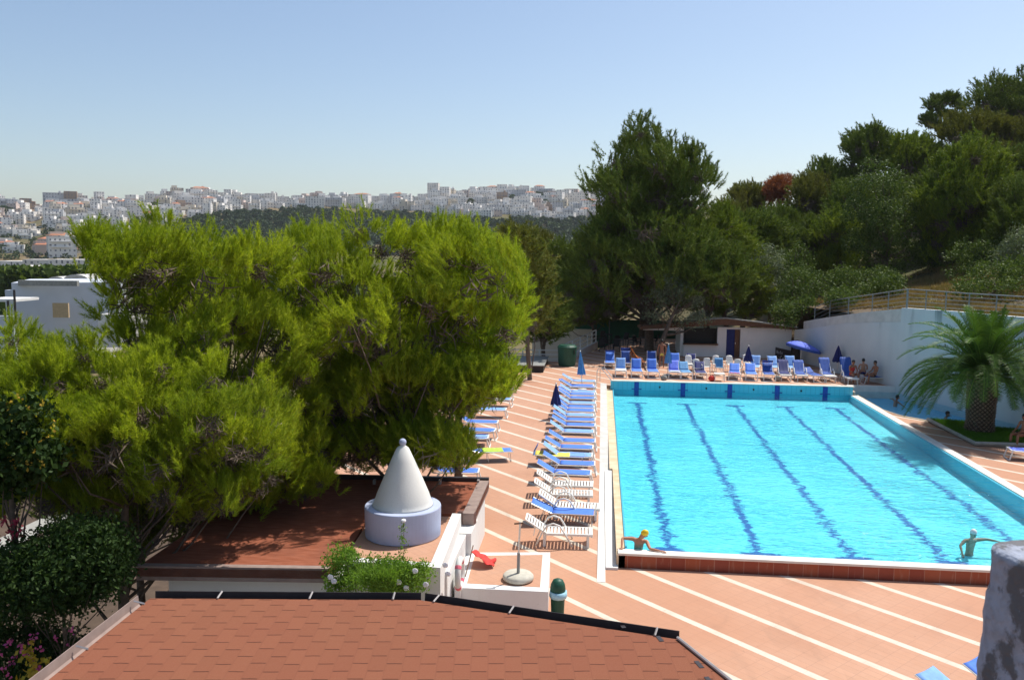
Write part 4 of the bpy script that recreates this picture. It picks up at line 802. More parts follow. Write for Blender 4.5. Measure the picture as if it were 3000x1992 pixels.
for u, kd, an_, ca, tw, mt, rz, lab in FR: put_lounger((kd, an_, ca, tw, mt), X_(u, 28.1), 28.1, zd(28), R(-90+rz), lab, gf)
put_lounger((W_, 56, 0, ('dblue_fab', -.7, -1.86), 'dblue_fab'), X_(2501, 27.5), 27.5, zd(27.5), R(-90), 'white lounger with dark blue back where the three bathers sit', gf)
put_lounger((S_, 52, 0, None, 'dblue_fab'), X_(2535, 28.0), 28.3, zd(28), R(-175), 'dark blue lounger turned sideways, its raised back right of the seated bathers', gf)
BK = [(1786, S_, 45, 25, 'blue_fab', 0, 'blue lounger with small canopy, furthest left on the shaded side of the far deck'), (1833, S_, 62, 40, 'dblue_fab', 0, 'deep blue lounger with tall canopy behind the white-towel lounger'), (1911, S_, 68, 0, 'dblue_fab', 0, 'dark blue upright lounger back right behind the third front lounger'),
      (1985, S_, 60, 0, 'blue_fab', 3, 'blue lounger in the back row hidden behind the violet-blue one'), (2206, S_, 55, 0, 'lblue_fab', -14, 'pale blue lounger tilted behind the front row near the middle closed parasol'), (2280, S_, 50, 0, 'lblue_fab', 4, 'light blue white-framed lounger in the back row left of the open parasol'), (2330, S_, 58, 0, 'lblue_fab', 2, 'light blue white-framed lounger in the back row under the open parasol'), (2030, S_, 58, 0, 'navy_fab', 0, 'navy lounger in the back row among the white resin chairs')]
for u, kd, an_, ca, mt, rz, lab in BK: y = 30.8 if u > 1950 else 31.2; put_lounger((kd, an_, ca, None, mt), X_(u, y), y, zd(y), R(-90+rz), lab, gf)
# sunbeds lower right
for (u, v, lab) in [(2704, 1962, 'light blue sling lounger cut by the bottom edge, left of the weathered post'), (2841, 1931, 'blue white-framed lounger at the bottom right, partly behind the weathered post')]:
    p = G(u, v, .29); az = R(-50); o = put_lounger((S_, 22, 0, None, 'blue_fab' if u > 2800 else 'lblue_fab'), 0, 0, 0, az, lab, 'loungers on the near deck'); o.location = (p[0]+1.86*cos(az), p[1]+1.86*sin(az), zd(-9))
p = G(2990, 1312, .4); put_lounger((S_, 4, 0, None, 'vio_fab'), p[0]-.9+.5, p[1]+.0, -.02, R(172), 'violet-blue striped lounger beside the palm bed at the right edge', 'loungers on the right deck')
# white resin armchairs
def chair():
    r = thing('resin_chair', '', 'chair')
    MB().sheet(lambda u, v: ((u-.5)*.46, -.22+.44*v, .42+.02*abs(u-.5)*2+.01*sin(v*3)), 6, 6).build('seat', M['plastic'], r, smooth=True, solid=.02)
    m = MB(); m.sheet(lambda u, v: ((u-.5)*(.44-.08*v*v), .22+.14*v, .43+.5*v-.04*(2*u-1)**2*v), 8, 8); m.build('backrest', M['plastic'], r, smooth=True, solid=.02)
    for sx in (-1, 1):
        for sy in (-1, 1): MB().tube([(sx*.21, sy*.2, .42), (sx*.25, sy*.24, 0)], .022, 6, .016).build('leg', M['plastic'], r)
        MB().tube([(sx*.24, -.2, .42), (sx*.27, -.19, .62), (sx*.27, .0, .65), (sx*.22, .27, .62)], .02, 6).build('armrest', M['plastic'], r)
    return r
ch0 = None
for u, y, rz, lab in [(2041, 29.6, 5, 'white resin chair behind the navy-draped lounger'), (2068, 30.2, -10, 'white resin chair left of the blue-towel chair'), (2097, 31.4, 0, 'greyish resin chair behind the blue-towel chair'), (2106, 30.0, 4, 'resin chair draped with a blue towel above the low table'), (2138, 31.5, 6, 'tall white resin chair against the cabin left of the doorway'), (2160, 30.0, -8, 'brightest white resin chair in front of the doorway'), (2190, 32.2, 20, 'white resin chair half hidden by the middle closed parasol'), (2019, 31.2, 10, 'pale resin chair right of the left far closed parasol')]:
    if ch0 is None: ch0 = chair(); o = ch0
    else: o = dup(ch0, (0, 0, 0))
    o.location = (X_(u, y), y, zd(y)); o.rotation_euler = (0, 0, R(rz)); o['label'] = lab; o['group'] = 'white resin chairs by the cabin'
p = (X_(2106, 29.9), 29.8, zd(30)); MBt = MB().sheet(lambda u, v: (p[0]+(u-.5)*.5, p[1]+.05+.42*v+.01*sin(u*20), p[2]+(.46+.02 if v < .5 else .46+(v-.5)*1.05)), 8, 8); tag(MBt.build('towel', M['tblue_fab'], smooth=True, solid=.01), 'blue patterned towel draped over a resin chair', 'towel')
# low table in the front row, dark chairs and tables in the shade of the terrace
def table(mt, w=.6, h=.42, top='plastic'):
    r = thing('low_table', '', 'table'); MB().box((0, 0, h), (w, w, .035)).build('table_top', M[top], r, bevel=.008)
    for sx in (-1, 1):
        for sy in (-1, 1): MB().tube([(sx*w*.43, sy*w*.43, h), (sx*w*.46, sy*w*.46, 0)], .022, 6).build('leg', M[mt], r)
    return r
tb = table('plastic'); tb.location = (X_(2107, 27.8), 27.8, zd(28)); tb['label'] = 'low white square table in the front row of the far side'; 
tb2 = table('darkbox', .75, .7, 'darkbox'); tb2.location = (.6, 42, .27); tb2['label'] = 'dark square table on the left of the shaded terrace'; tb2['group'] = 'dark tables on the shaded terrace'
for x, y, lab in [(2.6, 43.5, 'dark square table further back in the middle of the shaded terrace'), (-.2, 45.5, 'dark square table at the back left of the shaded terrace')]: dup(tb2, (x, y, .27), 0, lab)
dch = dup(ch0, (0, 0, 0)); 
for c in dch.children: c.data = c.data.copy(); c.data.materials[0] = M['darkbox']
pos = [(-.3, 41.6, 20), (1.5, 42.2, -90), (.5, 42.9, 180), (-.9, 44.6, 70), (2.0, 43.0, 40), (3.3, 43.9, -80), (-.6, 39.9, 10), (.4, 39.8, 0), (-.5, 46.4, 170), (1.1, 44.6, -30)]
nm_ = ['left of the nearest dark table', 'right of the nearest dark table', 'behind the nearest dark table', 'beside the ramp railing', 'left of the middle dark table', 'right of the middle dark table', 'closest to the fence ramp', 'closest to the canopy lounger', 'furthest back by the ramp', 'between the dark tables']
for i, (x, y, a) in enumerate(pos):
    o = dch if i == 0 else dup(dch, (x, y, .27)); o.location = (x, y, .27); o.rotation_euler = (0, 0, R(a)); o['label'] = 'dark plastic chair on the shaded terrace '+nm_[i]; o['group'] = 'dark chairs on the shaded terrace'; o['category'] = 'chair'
# ------------------------------------------------------------------ parasols
def closed_parasol(x, y, z, h, r, mt, label, lean=0., tip='alu', pole_h=None):
    t = thing('closed_parasol', label, 'parasol', (x, y, z), 0, 'closed parasols around the pool'); L = lean
    MB().tube([(0, 0, 0), (L*h, 0, h)], .02, 8).build('pole', M['alu'], t)
    z0 = h*.42; m = MB(); n = 16; vs = []; prof = [(r, z0), (r*.96, z0+.1), (r*.7, z0+(h-z0)*.35), (r*.42, z0+(h-z0)*.68), (r*.16, h-.08), (.02, h)]
    for i, (q, zz) in enumerate(prof):
        for k in range(n):
            a = 2*pi*k/n; e = q*(1+(.22 if k % 2 else -.22)*(1 if i < 5 else 0)); vs.append((e*cos(a)+L*zz, e*sin(a), zz-(.05 if (k % 2 and i == 0) else 0)))
    m.add(vs, [(i*n+k, i*n+(k+1) % n, (i+1)*n+(k+1) % n, (i+1)*n+k) for i in range(5) for k in range(n)]+[list(range(5*n, 6*n)), list(range(n))[::-1]]); m.build('folded_canopy', M[mt], t)
    MB().ball((L*h, 0, h+.03), .04, 10).build('finial', M['plastic' if tip != 'none' else mt], t)
    MB().lathe([(.24, 0), (.24, .06), (.08, .09)], (0, 0, 0), 16).build('base', M['grey_conc'], t); return t
def hof(u, vb, y, z): return None
b1 = G(1630, 1232, -.05); closed_parasol(-2.72, float(b1[1]), zd(b1[1]), float(PY(1630, 1125, b1[1])[2]-zd(b1[1])), .21, 'navy_fab', 'navy closed parasol halfway along the poolside lounger row')
b2 = G(1706, 1145, .1); yb = float(b2[1]); closed_parasol(float(b2[0])-.0, yb, zd(yb), float(PY(1690, 1030, yb)[2]-zd(yb)), .20, 'tblue_fab', 'faded blue closed parasol at the far end of the poolside row', -.07)
closed_parasol(X_(1956, 29.3), 29.3, zd(29), float(PY(1952, 1010, 29.3)[2]-zd(29)), .19, 'tblue_fab', 'faded blue closed parasol beside the man in yellow shorts')
closed_parasol(X_(2190, 31.6), 31.6, zd(31), float(PY(2192, 1014, 31.6)[2]-zd(31)), .24, 'navy_fab', 'dark blue closed parasol in front of the cabin doorway')
closed_parasol(float(X_(2452, 31.8)), 31.8, zd(31), float(PY(2455, 1012, 31.8)[2]-zd(31)), .27, 'navy_fab', 'dark blue closed parasol standing against the tall white wall')
yo = 34.5; xo = float(X_(2345, yo)); zo = float(PY(2345, 1001, yo)[2])
t = thing('open_parasol', 'open violet-blue parasol tilted in front of the white corner wall', 'parasol', (xo, yo, .27))
n = 8; tilt = R(-13)
def um_(r, zz, q): x = r*cos(q); y = r*sin(q); return (x*cos(tilt)-zz*sin(tilt)*-1, y, zz*cos(tilt)+x*sin(tilt)+zo-.27)
m = MB(); NN = 32; vs = []
for r, zz in [(.02, 0), (.3, -.03), (.65, -.13), (.95, -.26), (1.12, -.37)]:
    for k in range(NN): q = 2*pi*k/NN; rr_ = r*(1-.05*abs(sin(n*q/2))*(r/1.12)); vs.append(um_(rr_, zz, q))
m.add(vs, [(i*NN+k, i*NN+(k+1) % NN, (i+1)*NN+(k+1) % NN, (i+1)*NN+k) for i in range(4) for k in range(NN)]); m.build('canopy', M['vio_fab'], t, smooth=True, solid=.006)
m = MB(); vs = []
for zz in (-.375, -.53):
    for k in range(NN): q = 2*pi*k/NN; vs.append(um_(1.125*(1-.05*abs(sin(n*q/2))), zz, q))
m.add(vs, [(k, (k+1) % NN, NN+(k+1) % NN, NN+k) for k in range(NN)]); m.build('valance', M['dblue_fab'], t, solid=.006)
for k in range(8): q = 2*pi*k/8; MB().tube([um_(.03, -.02, q), um_(.65, -.145, q), um_(1.11, -.38, q)], .008, 4).build('rib', M['alu'], t)
MB().tube([(-.05, 0, 0), (.0, 0, zo-.27)], .022, 8).build('pole', M['plastic'], t); MB().lathe([(.26, 0), (.26, .07), (.06, .1)], (-.05, 0, 0), 18).build('base', M['grey_conc'], t)
# orange lounger cushion seat
og = thing('orange_lounger', 'orange curved lounger on the shaded far deck with a dark-haired bather', 'sun lounger', (X_(1862, 32.4), 32.4, .27))
MB().sheet(lambda u, v: (-.35+1.05*u, (v-.5)*.55, .95*(1-u)**2.2+.30), 10, 4).build('seat_sling', M['orange'], og, smooth=True, solid=.03)
for s in (-1, 1): MB().tube([(-.3, s*.27, 0), (-.1, s*.27, .4), (.7, s*.27, .3), (.75, s*.27, 0)], .015, 6).build('leg', M['alu'], og)
# bags and towels on the ground
for u, y, mt, lab in [(1945, 27.3, 'greytop', 'pale crumpled bag on the deck near the first lane target'), (2085, 27.6, 'red', 'dark red bag beside the low white table'), (2278, 28.2, 'greytop', 'grey bag between the loungers below the black board')]:
    m = MB(); m.ball((0, 0, .16), .2, 12, (1, .7, .8)); m.tube([(-.08, 0, .28), (-.03, 0, .42), (.05, 0, .42), (.09, 0, .28)], .012, 5); o = m.build('beach_bag', M[mt], smooth=True); o.location = (X_(u, y), y, zd(y)); tag(o, lab, 'bag', 'beach bags on the far deck')
# ================================================================== PEOPLE
def skin_mesh(name, pts, edges, mat, parent, sub=2):
    """pts: list of (xyz, radius)"""
    me = bpy.data.meshes.new(name); me.from_pydata([p for p, r in pts], edges, []); o = bpy.data.objects.new(name, me); COL.objects.link(o)
    md = o.modifiers.new('Skin', 'SKIN'); md.use_smooth_shade = True; md.branch_smoothing = .6
    if not me.skin_vertices: 
        try: me.attributes.new('skin', 'FLOAT', 'POINT')
        except Exception: pass
    sv = me.skin_vertices[0].data
    for i, (p, r) in enumerate(pts):
        r = r if isinstance(r, tuple) else (r, r); sv[i].radius = r; sv[i].use_root = (i == 0)
    s = o.modifiers.new('Sub', 'SUBSURF'); s.levels = sub; s.render_levels = sub
    dg = bpy.context.evaluated_depsgraph_get(); m2 = bpy.data.meshes.new_from_object(o.evaluated_get(dg)); bpy.data.objects.remove(o)
    m2.name = name; m2.materials.clear(); m2.materials.append(mat); m2.polygons.foreach_set('use_smooth', [True]*len(m2.polygons))
    ob = bpy.data.objects.new(name, m2); COL.objects.link(ob); ob.parent = parent; return ob
def person(label, loc, rz, J, mat='skin', hair='hair', cap=None, shorts=None, top=None, group=None):
    """J: joints in metres (facing -y): pelvis, chest, neck, head, sh/el/wr L R, hip/kn/an/toe L R"""
    r = thing('person', label, 'person', loc, rz, group); P = []; E_ = []
    def v(p, q, par=None):
        P.append((tuple(map(float, p)), q)); i = len(P)-1
        if par is not None: E_.append((par, i))
        return i
    A = {k: np.array(x, float) for k, x in J.items()}
    pe = v(A['pelvis'], (.135, .105)); wa = v((A['pelvis']+A['chest'])/2, (.125, .095), pe); cb = v(A['chest'], (.15, .11), wa)
    nb = v(A['chest']+(A['neck']-A['chest'])*.75, (.10, .08), cb); nk = v(A['neck'], .056, nb); hv = unit(A['head']-A['neck'])
    h0 = v(A['neck']+(A['head']-A['neck'])*.45, (.062, .07), nk); h1 = v(A['head'], (.078, .092), h0); h2 = v(A['head']+hv*.085, (.055, .07), h1)
    for s in 'LR':
        sg = 1 if s == 'L' else -1
        sh = v(A['sh'+s], .058, nb); a1 = v((A['sh'+s]+A['el'+s])/2, .047, sh); el = v(A['el'+s], .038, a1); f1 = v(A['el'+s]*.6+A['wr'+s]*.4, .037, el); wr = v(A['wr'+s], .026, f1)
        d = unit(A['wr'+s]-A['el'+s]); d = unit(d+np.array(J.get('hd'+s, (0, 0, 0)), float)); side = np.cross(d, [0, 0, 1.]); side = unit(side) if np.linalg.norm(side) > .1 else np.array([1., 0, 0]); nn = np.cross(side, d)
        pm = v(A['wr'+s]+d*.055, (.033, .018), wr)
        for k, (off, ln) in enumerate([(-.030, .068), (-.010, .080), (.011, .075), (.031, .058)]):
            b = A['wr'+s]+d*.095+side*off; kn = v(b, .0095, pm); k2 = v(b+d*ln*.55-nn*.012, .0085, kn); v(b+d*ln-nn*.032, .007, k2)
        b = A['wr'+s]+d*.035-side*.036*sg; th = v(b, .012, pm); v(b+d*.045-side*.028*sg-nn*.01, .0095, th)
        if 'hip'+s in A:
            hp = v(A['hip'+s], .095, pe); t1 = v((A['hip'+s]+A['kn'+s])/2, .078, hp); kn = v(A['kn'+s], .056, t1); c1 = v(A['kn'+s]*.65+A['an'+s]*.35, .055, kn); an_ = v(A['an'+s], .036, c1)
            he = v(A['an'+s]+np.array([0, 0, -.045]), .036, an_); v(A['toe'+s], (.034, .02), he)
    b = skin_mesh('body', P, E_, M[mat], r)
    # head details, face looks along J['face']
    fd = unit(np.array(J.get('face', (0, -1, 0)), float)); fd = unit(fd-hv*(fd@hv)); sd = np.cross(hv, fd); hc = A['head']+hv*.02
    m = MB(); m.ball((0, 0, 0), .1, 14, (.84, 1.02, 1.12)); 
    def place(mbx, ctr):
        mbx.v = [tuple(ctr+sd*x+fd*-y+hv*z) for x, y, z in mbx.v]
    if cap: m.v = [(x, y, max(z, -.03-.5*y)) for x, y, z in m.v]; place(m, hc+hv*.028-fd*.004); m.build('swim_cap', M[cap], r, smooth=True)
    else: m.v = [(x*1.05, y*1.03+.012, max(z, -.035-1.1*max(-.06, -y)*.9 if y < 0 else z)) for x, y, z in m.v]; m.v = [(x, y, z if y > -.02 else max(z, .03)) for x, y, z in m.v]; place(m, hc+hv*.022-fd*.006); m.build('hair', M[hair], r, smooth=True)
    m = MB(); m.tube([hc+fd*.085+hv*.005, hc+fd*.118-hv*.03, hc+fd*.09-hv*.04], .013, 6); m.build('nose', M[mat], r, smooth=True)
    for s in (-1, 1): 
        MB().ball(tuple(hc+fd*.088+sd*.033*s+hv*.002), .012, 8).build('eye', M['dark'], r); MB().ball(tuple(hc-sd*.083*-s+fd*.0-hv*.015), .022, 8, (.5, 1, 1.3)).build('ear', M[mat], r)
    MB().tube([hc+fd*.088-sd*.02-hv*.062, hc+fd*.097-hv*.063, hc+fd*.088+sd*.02-hv*.062], .006, 5).build('mouth', M['wood'], r)
    if shorts:
        Q = []; K = []; Q.append((tuple(A['pelvis']+np.array([0, 0, .05])), (.15, .122))); Q.append((tuple(A['pelvis']-np.array([0, 0, .03])), (.155, .125))); K.append((0, 1))
        for s in 'LR':
            i = len(Q); Q.append((tuple(A['hip'+s]), .112)); Q.append((tuple(A['hip'+s]*.55+A['kn'+s]*.45), .106)); K += [(1, i), (i, i+1)]
        skin_mesh('swim_shorts', Q, K, M[shorts], r, 2)
    if top:
        Q = [(tuple((A['pelvis']+A['chest'])/2+(A['pelvis']-A['chest'])*.2), (.14, .11)), (tuple(A['chest']), (.165, .125)), (tuple(A['chest']+(A['neck']-A['chest'])*.6), (.11, .09))]; skin_mesh('swim_top', Q, [(0, 1), (1, 2)], M[top], r, 2)
    return r
stand = dict(pelvis=(0, 0, .95), chest=(0, .01, 1.28), neck=(0, .01, 1.50), head=(0, -.01, 1.64), shL=(.19, 0, 1.42), elL=(.26, .03, 1.14), wrL=(.25, -.06, .90), shR=(-.19, 0, 1.42), elR=(-.27, .03, 1.15), wrR=(-.22, -.15, .95),
    hipL=(.09, 0, .88), knL=(.11, -.02, .49), anL=(.12, .02, .09), toeL=(.14, -.15, .03), hipR=(-.09, 0, .88), knR=(-.11, .0, .49), anR=(-.12, .04, .09), toeR=(-.15, -.13, .03))
person('man in yellow swim shorts standing with his back turned on the far deck', (X_(1937, 32.3), 32.3, .27), R(172), stand, 'skin_tan', shorts='yellow')
def sit(h=.42, lean=.1, arm=1):
    return dict(pelvis=(0, .05, h+.10), chest=(0, .05+lean, h+.42), neck=(0, .03+lean, h+.64), head=(0, -.01+lean, h+.78), shL=(.18, .04+lean, h+.56), elL=(.24, -.04+lean, h+.32), wrL=(.14, -.26, h+.24), shR=(-.18, .04+lean, h+.56), elR=(-.24, -.04+lean, h+.32), wrR=(-.14, -.26, h+.24),
        hipL=(.09, .0, h+.08), knL=(.14, -.42, h+.12), anL=(.15, -.46, .09), toeL=(.16, -.62, .03), hipR=(-.09, .0, h+.08), knR=(-.14, -.42, h+.12), anR=(-.15, -.44, .09), toeR=(-.16, -.60, .03))
person('bather in red swimwear sitting on the white lounger, leftmost of three', (X_(2496, 28.3), 28.35, zd(28)), R(15), sit(.40, -.1), 'skin_tan', shorts='red', top='red')
person('bare-backed bather sitting in the middle of the three at the small pool', (X_(2527, 28.9), 28.9, zd(28)), R(170), sit(.42, .02), 'skin', shorts='navy_fab')
person('bather sitting rightmost of three, beside the sideways lounger', (X_(2560, 28.1), 28.1, zd(28)), R(-70), sit(.40, .05), 'skin_tan', shorts='dark')
rec = sit(.36, .25); person('dark-haired bather reclining in the orange lounger on the shaded deck', (X_(1858, 32.4)+.05, 32.4, .27), R(75), rec, 'skin_tan', shorts='dark')
# swimmers
p = G(1884, 1592, .2)
sw1 = dict(pelvis=(0, .40, -.40), chest=(0, .24, .04), neck=(.03, .15, .27), head=(.12, .10, .40), shL=(.21, .18, .19), elL=(.27, -.10, .10), wrL=(.52, -.19, .09), shR=(-.18, .24, .23), elR=(-.42, .18, .25), wrR=(-.44, -.06, .095), hdL=(.6, -.1, 0), hdR=(0, -.3, 0), face=(.9, .1, -.1),
    hipL=(.09, .45, -.6), knL=(.12, .6, -.95), anL=(.12, .8, -1.0), toeL=(.12, .95, -1.02), hipR=(-.09, .45, -.6), knR=(-.12, .62, -.95), anR=(-.12, .82, -1.0), toeR=(-.12, .97, -1.02))
person('swimmer in a yellow cap leaning on the near left corner of the pool', (float(p[0])-.10, .06, -.01), 0, sw1, 'skin', cap='capy', shorts='navy_fab')
p = G(2855, 1562, .02)
sw2 = dict(pelvis=(0, .12, -.55), chest=(0, .08, -.2), neck=(0, .02, .06), head=(0, -.02, .19), shL=(.17, .06, .0), elL=(.42, .02, .03), wrL=(.64, -.03, .0), shR=(-.17, .06, -.02), elR=(-.36, -.05, -.12), wrR=(-.40, -.22, -.25), face=(.1, -1, -.2),
    hipL=(.09, .12, -.62), knL=(.14, -.05, -1.0), anL=(.16, .2, -1.35), toeL=(.16, .1, -1.45), hipR=(-.09, .12, -.62), knR=(-.14, -.0, -1.0), anR=(-.16, .25, -1.35), toeR=(-.16, .15, -1.45))
person('swimmer in a white cap with outstretched arms, beside the last lane line', (float(p[0]), float(p[1])+.1, -.22), R(8), sw2, 'skin', cap='capw')
p = G(2628, 1168, 0); person('dark-haired bather up to the shoulders in the far part of the small pool', (float(p[0]), float(p[1]), -.12), R(100), {**sw2}, 'skin_tan')
p = G(2775, 1212, 0); person('dark-haired bather floating in the middle of the small pool', (float(p[0]), float(p[1]), -.2), R(60), {**sw2}, 'skin_tan')
p = G(2984, 1290, .2); person('dark-haired sunbather at the right edge beside the palm bed', (float(p[0])+.1, float(p[1]), -.02), R(-60), sit(.38, .1), 'skin_tan', shorts='dark')
# ================================================================== VEGETATION
KD = 1.2706
def dp(pts): return [(a*KD, b*KD) for a, b in pts]
def ltree(name, label, cat, poly, depth, thick, nl, lr, per, cr, brush, mat, base, r0=.2, limbn=12, group=None, up=.8, tilt=0., twigs=0, extra=None, voids=0):
    Cn, r, O, Kc = lobe_clumps(dp(poly), depth, thick, nl, lr, per, cr, tilt, .8, voids)
    for (p_, d_, t_, n_, l_) in (extra or []):
        q_ = lobe_clumps(dp(p_), d_, t_, n_, l_, per, cr, tilt); Cn, r, O, Kc = [np.concatenate(z_) for z_ in zip((Cn, r, O, Kc), q_)]
    root = thing(name, label, cat, base, 0, group); base = np.array(base, float)
    V = plumes(Cn, r, O, *brush, up=up); ptri('light_blocking_twigs', Kc-base, M['bark'], root); ptri('crown', V-base, M[mat], root)  # twig core added in each lobe to block light and darken the crown
    idx = rng.choice(len(Cn), min(limbn, len(Cn)), False); part(limbs(base, Cn[idx], r0), 'trunk', M['bark'], root, smooth=True)
    for _ in range(twigs):
        mb = MB(); i = rng.integers(len(Cn)); a = Cn[i]-FW*r[i]*1.2; d = unit(rng.normal(0, 1, 3)-FW*.5); m_ = a+d*.35; mb.tube([a, m_, m_+unit(d+rng.normal(0, .5, 3))*.4], .028, 5, .006)
        for k in range(5):
            t_ = m_+unit(d)*.1*k*rng.random(); e_ = t_+unit(d+rng.normal(0, .9, 3))*.3; mb.tube([t_, e_, e_+unit(rng.normal(0, 1, 3))*.12], .009, 4, .004)
        part(mb, 'bare_twig', M['twig'], root)
    return root
def tree(name, label, cat, poly, depth, thick, n, rmin, rmax, dens, blade, mat, base, r0=.2, nl=12, group=None, upd=.5, extra=None, tilt=0., leafy=None, inset=.6, crown='crown', twigs=0):
    if leafy and depth > 40: Cn, r, _o, _k = lobe_clumps(dp(poly), depth, thick, max(8, int(n*.30)), rmax*1.35, 13, rmin*.62, tilt, .85, 4)
    else: Cn, r = poly_clumps(dp(poly), depth, thick, n, rmin, rmax, inset, tilt)
    root = thing(name, label, cat, base, 0, group); base = np.array(base, float)
    if leafy: 
        P, Dr = clump_shoots(Cn, r, dens*1.1, upd*.5, .5, upd); V = leaves(P, *leafy); o = ptri(crown, V-np.tile(base, (len(V), 1)), M[mat], root, 4)
    else:
        P, Dr = clump_shoots(Cn, r, dens, .35, .6, upd); V = blades(P, Dr, *blade); o = ptri(crown, V-np.tile(base, (len(V), 1)), M[mat], root)
    idx = rng.choice(len(Cn), min(nl, len(Cn)), False); mb = limbs(base, Cn[idx], r0); part(mb, 'trunk', M['bark'], root, smooth=True)
    if twigs:
        # bare twigs poking out on the near side
        mb = MB()
        for _ in range(twigs):
            i = rng.integers(len(Cn)); a = Cn[i]-FW*r[i]*.2; 
            for __ in range(3):
                d = unit(rng.normal(0, 1, 3)+[0, 0, .2]-FW*.8); m_ = a+d*r[i]*.7; mb.tube([a, m_, m_+unit(d+rng.normal(0, .5, 3))*r[i]*.6], .02, 5, .006)
                for k in range(3): mb.tube([m_, m_+unit(d+rng.normal(0, .8, 3))*r[i]*.5], .009, 4, .004)
        part(mb, 'bare_twigs', M['twig'], root)
    return root
gn = 'big bright pines left of the deck'
NB = (.20, 24, .115, .013, .42)
A1 = [(185, 562), (215, 553), (250, 538), (300, 530), (375, 497), (430, 535), (520, 545), (600, 540), (660, 570), (720, 700), (730, 900), (700, 1060), (640, 1120), (560, 1170), (430, 1130), (340, 1000), (300, 860), (245, 775), (215, 690), (190, 610)]
A2 = [(600, 560), (640, 535), (700, 515), (760, 500), (830, 478), (880, 510), (960, 520), (1010, 505), (1040, 465), (1070, 505), (1120, 515), (1170, 555), (1215, 610), (1232, 700), (1215, 800), (1190, 860), (1165, 905), (1100, 930), (1030, 960), (990, 1000), (1080, 1015), (1090, 1060), (1060, 1095), (960, 1100), (860, 1085), (770, 1080), (700, 1000), (640, 800)]
A3 = [(0, 770), (30, 720), (80, 780), (150, 800), (200, 770), (240, 830), (300, 850), (370, 800), (430, 850), (500, 810), (560, 880), (640, 930), (690, 1000), (670, 1090), (600, 1170), (520, 1190), (400, 1180), (320, 1110), (250, 1140), (150, 1190), (60, 1215), (-60, 1200), (-60, 800)]
A4 = [(940, 620), (1000, 560), (1090, 560), (1150, 600), (1200, 660), (1190, 800), (1130, 880), (1050, 900), (960, 860), (930, 740)]
BR = (8, 7, 11, .14, .012)
A1 = [(185, 562), (215, 553), (250, 538), (300, 530), (375, 490), (430, 530), (520, 545), (600, 540), (660, 570), (720, 700), (740, 900), (740, 1060), (700, 1130), (600, 1180), (480, 1190), (380, 1130), (320, 1000), (290, 860), (245, 775), (215, 690), (190, 610)]
A2 = [(600, 560), (640, 535), (700, 515), (760, 500), (830, 478), (880, 510), (960, 520), (1010, 505), (1040, 460), (1070, 505), (1120, 515), (1170, 555), (1215, 610), (1235, 700), (1222, 800), (1200, 860), (1180, 905), (1120, 925), (1030, 960), (1000, 985), (1085, 1015), (1095, 1060), (1070, 1100), (960, 1105), (860, 1100), (770, 1110), (700, 1060), (640, 800)]
A3 = [(0, 770), (30, 705), (60, 790), (150, 800), (200, 770), (240, 830), (300, 850), (370, 800), (430, 850), (500, 810), (560, 880), (640, 930), (690, 1000), (680, 1100), (620, 1180), (520, 1220), (400, 1235), (320, 1200), (250, 1215), (150, 1225), (60, 1235), (-60, 1235), (-60, 800)]
A1 = [(x, y+15 if y < 620 else y) for x, y in A1]; A2 = [(x, y+17 if y < 620 and x != 1040 else y) for x, y in A2]; A3 = [(x, y+8 if y < 860 else y) for x, y in A3]
ltree('pine_tree', 'big bright green pine whose left shoulder hides part of the white house', 'pine tree', A1, 21.2, 2.6, 58, 1.0, 22, .27, BR, 'pine', (D(600, 1300, 21)[0], D(600, 1300, 21)[1], -3.5), .22, 26, gn, .7, voids=9, twigs=9, extra=[([(560, 1060), (700, 1060), (765, 1110), (745, 1150), (640, 1190), (480, 1200), (470, 1120)], 20.8, .8, 22, .55), ([(180, 570), (215, 550), (245, 560), (290, 640), (280, 700), (215, 640)], 21.2, .6, 8, .5)])
ltree('pine_tree', 'big bright green pine in the middle, overhanging the loungers and the brown roof', 'pine tree', A2, 23.0, 2.8, 72, 1.05, 22, .27, BR, 'pine', (D(1120, 1200, 23.5)[0], D(1120, 1200, 23.5)[1], -3.5), .24, 30, gn, .7, voids=12, twigs=12, extra=[([(1000, 870), (1180, 850), (1195, 905), (1120, 955), (1010, 1000)], 22, .7, 24, .42), ([(880, 840), (1010, 820), (1130, 850), (1190, 880), (1170, 925), (1080, 950), (1000, 960), (900, 980)], 23.5, 1.2, 34, .6), ([(940, 990), (1080, 1010), (1092, 1060), (1060, 1105), (900, 1105), (880, 1030)], 22, .9, 20, .5)])
ltree('pine_tree', 'lower spreading yellow-green pine at the left edge, nearest the camera', 'pine tree', A3, 17.6, 2.0, 92, .72, 18, .22, (8, 7, 11, .12, .010), 'pine', (D(330, 1500, 17.5)[0], D(330, 1500, 17.5)[1], -3.5), .18, 26, gn, .75, voids=7, twigs=5)
ltree('pine_tree', 'shaded pine low behind the brown roof, under the two big bright pines', 'pine tree', [(560, 960), (700, 940), (860, 950), (990, 960), (1010, 1010), (950, 1060), (900, 1100), (760, 1120), (640, 1150), (540, 1130)], 25.5, 1.5, 44, .85, 14, .34, (6, 6, 8, .14, .02), 'pine_md', (D(820, 1300, 25.5)[0], D(820, 1300, 25.5)[1], -3.5), .18, 14, gn, .6)
ltree('pine_tree', 'shaded low pine between the hedge and the brown-roofed annex', 'pine tree', [(200, 1060), (420, 1080), (560, 1110), (640, 1130), (560, 1210), (440, 1260), (340, 1300), (240, 1290), (120, 1230), (120, 1150)], 21.5, 1.4, 60, .75, 14, .32, (6, 6, 8, .13, .018), 'pine_md', (D(400, 1500, 21.5)[0], D(400, 1500, 21.5)[1], -3.5), .15, 14, gn, .6)
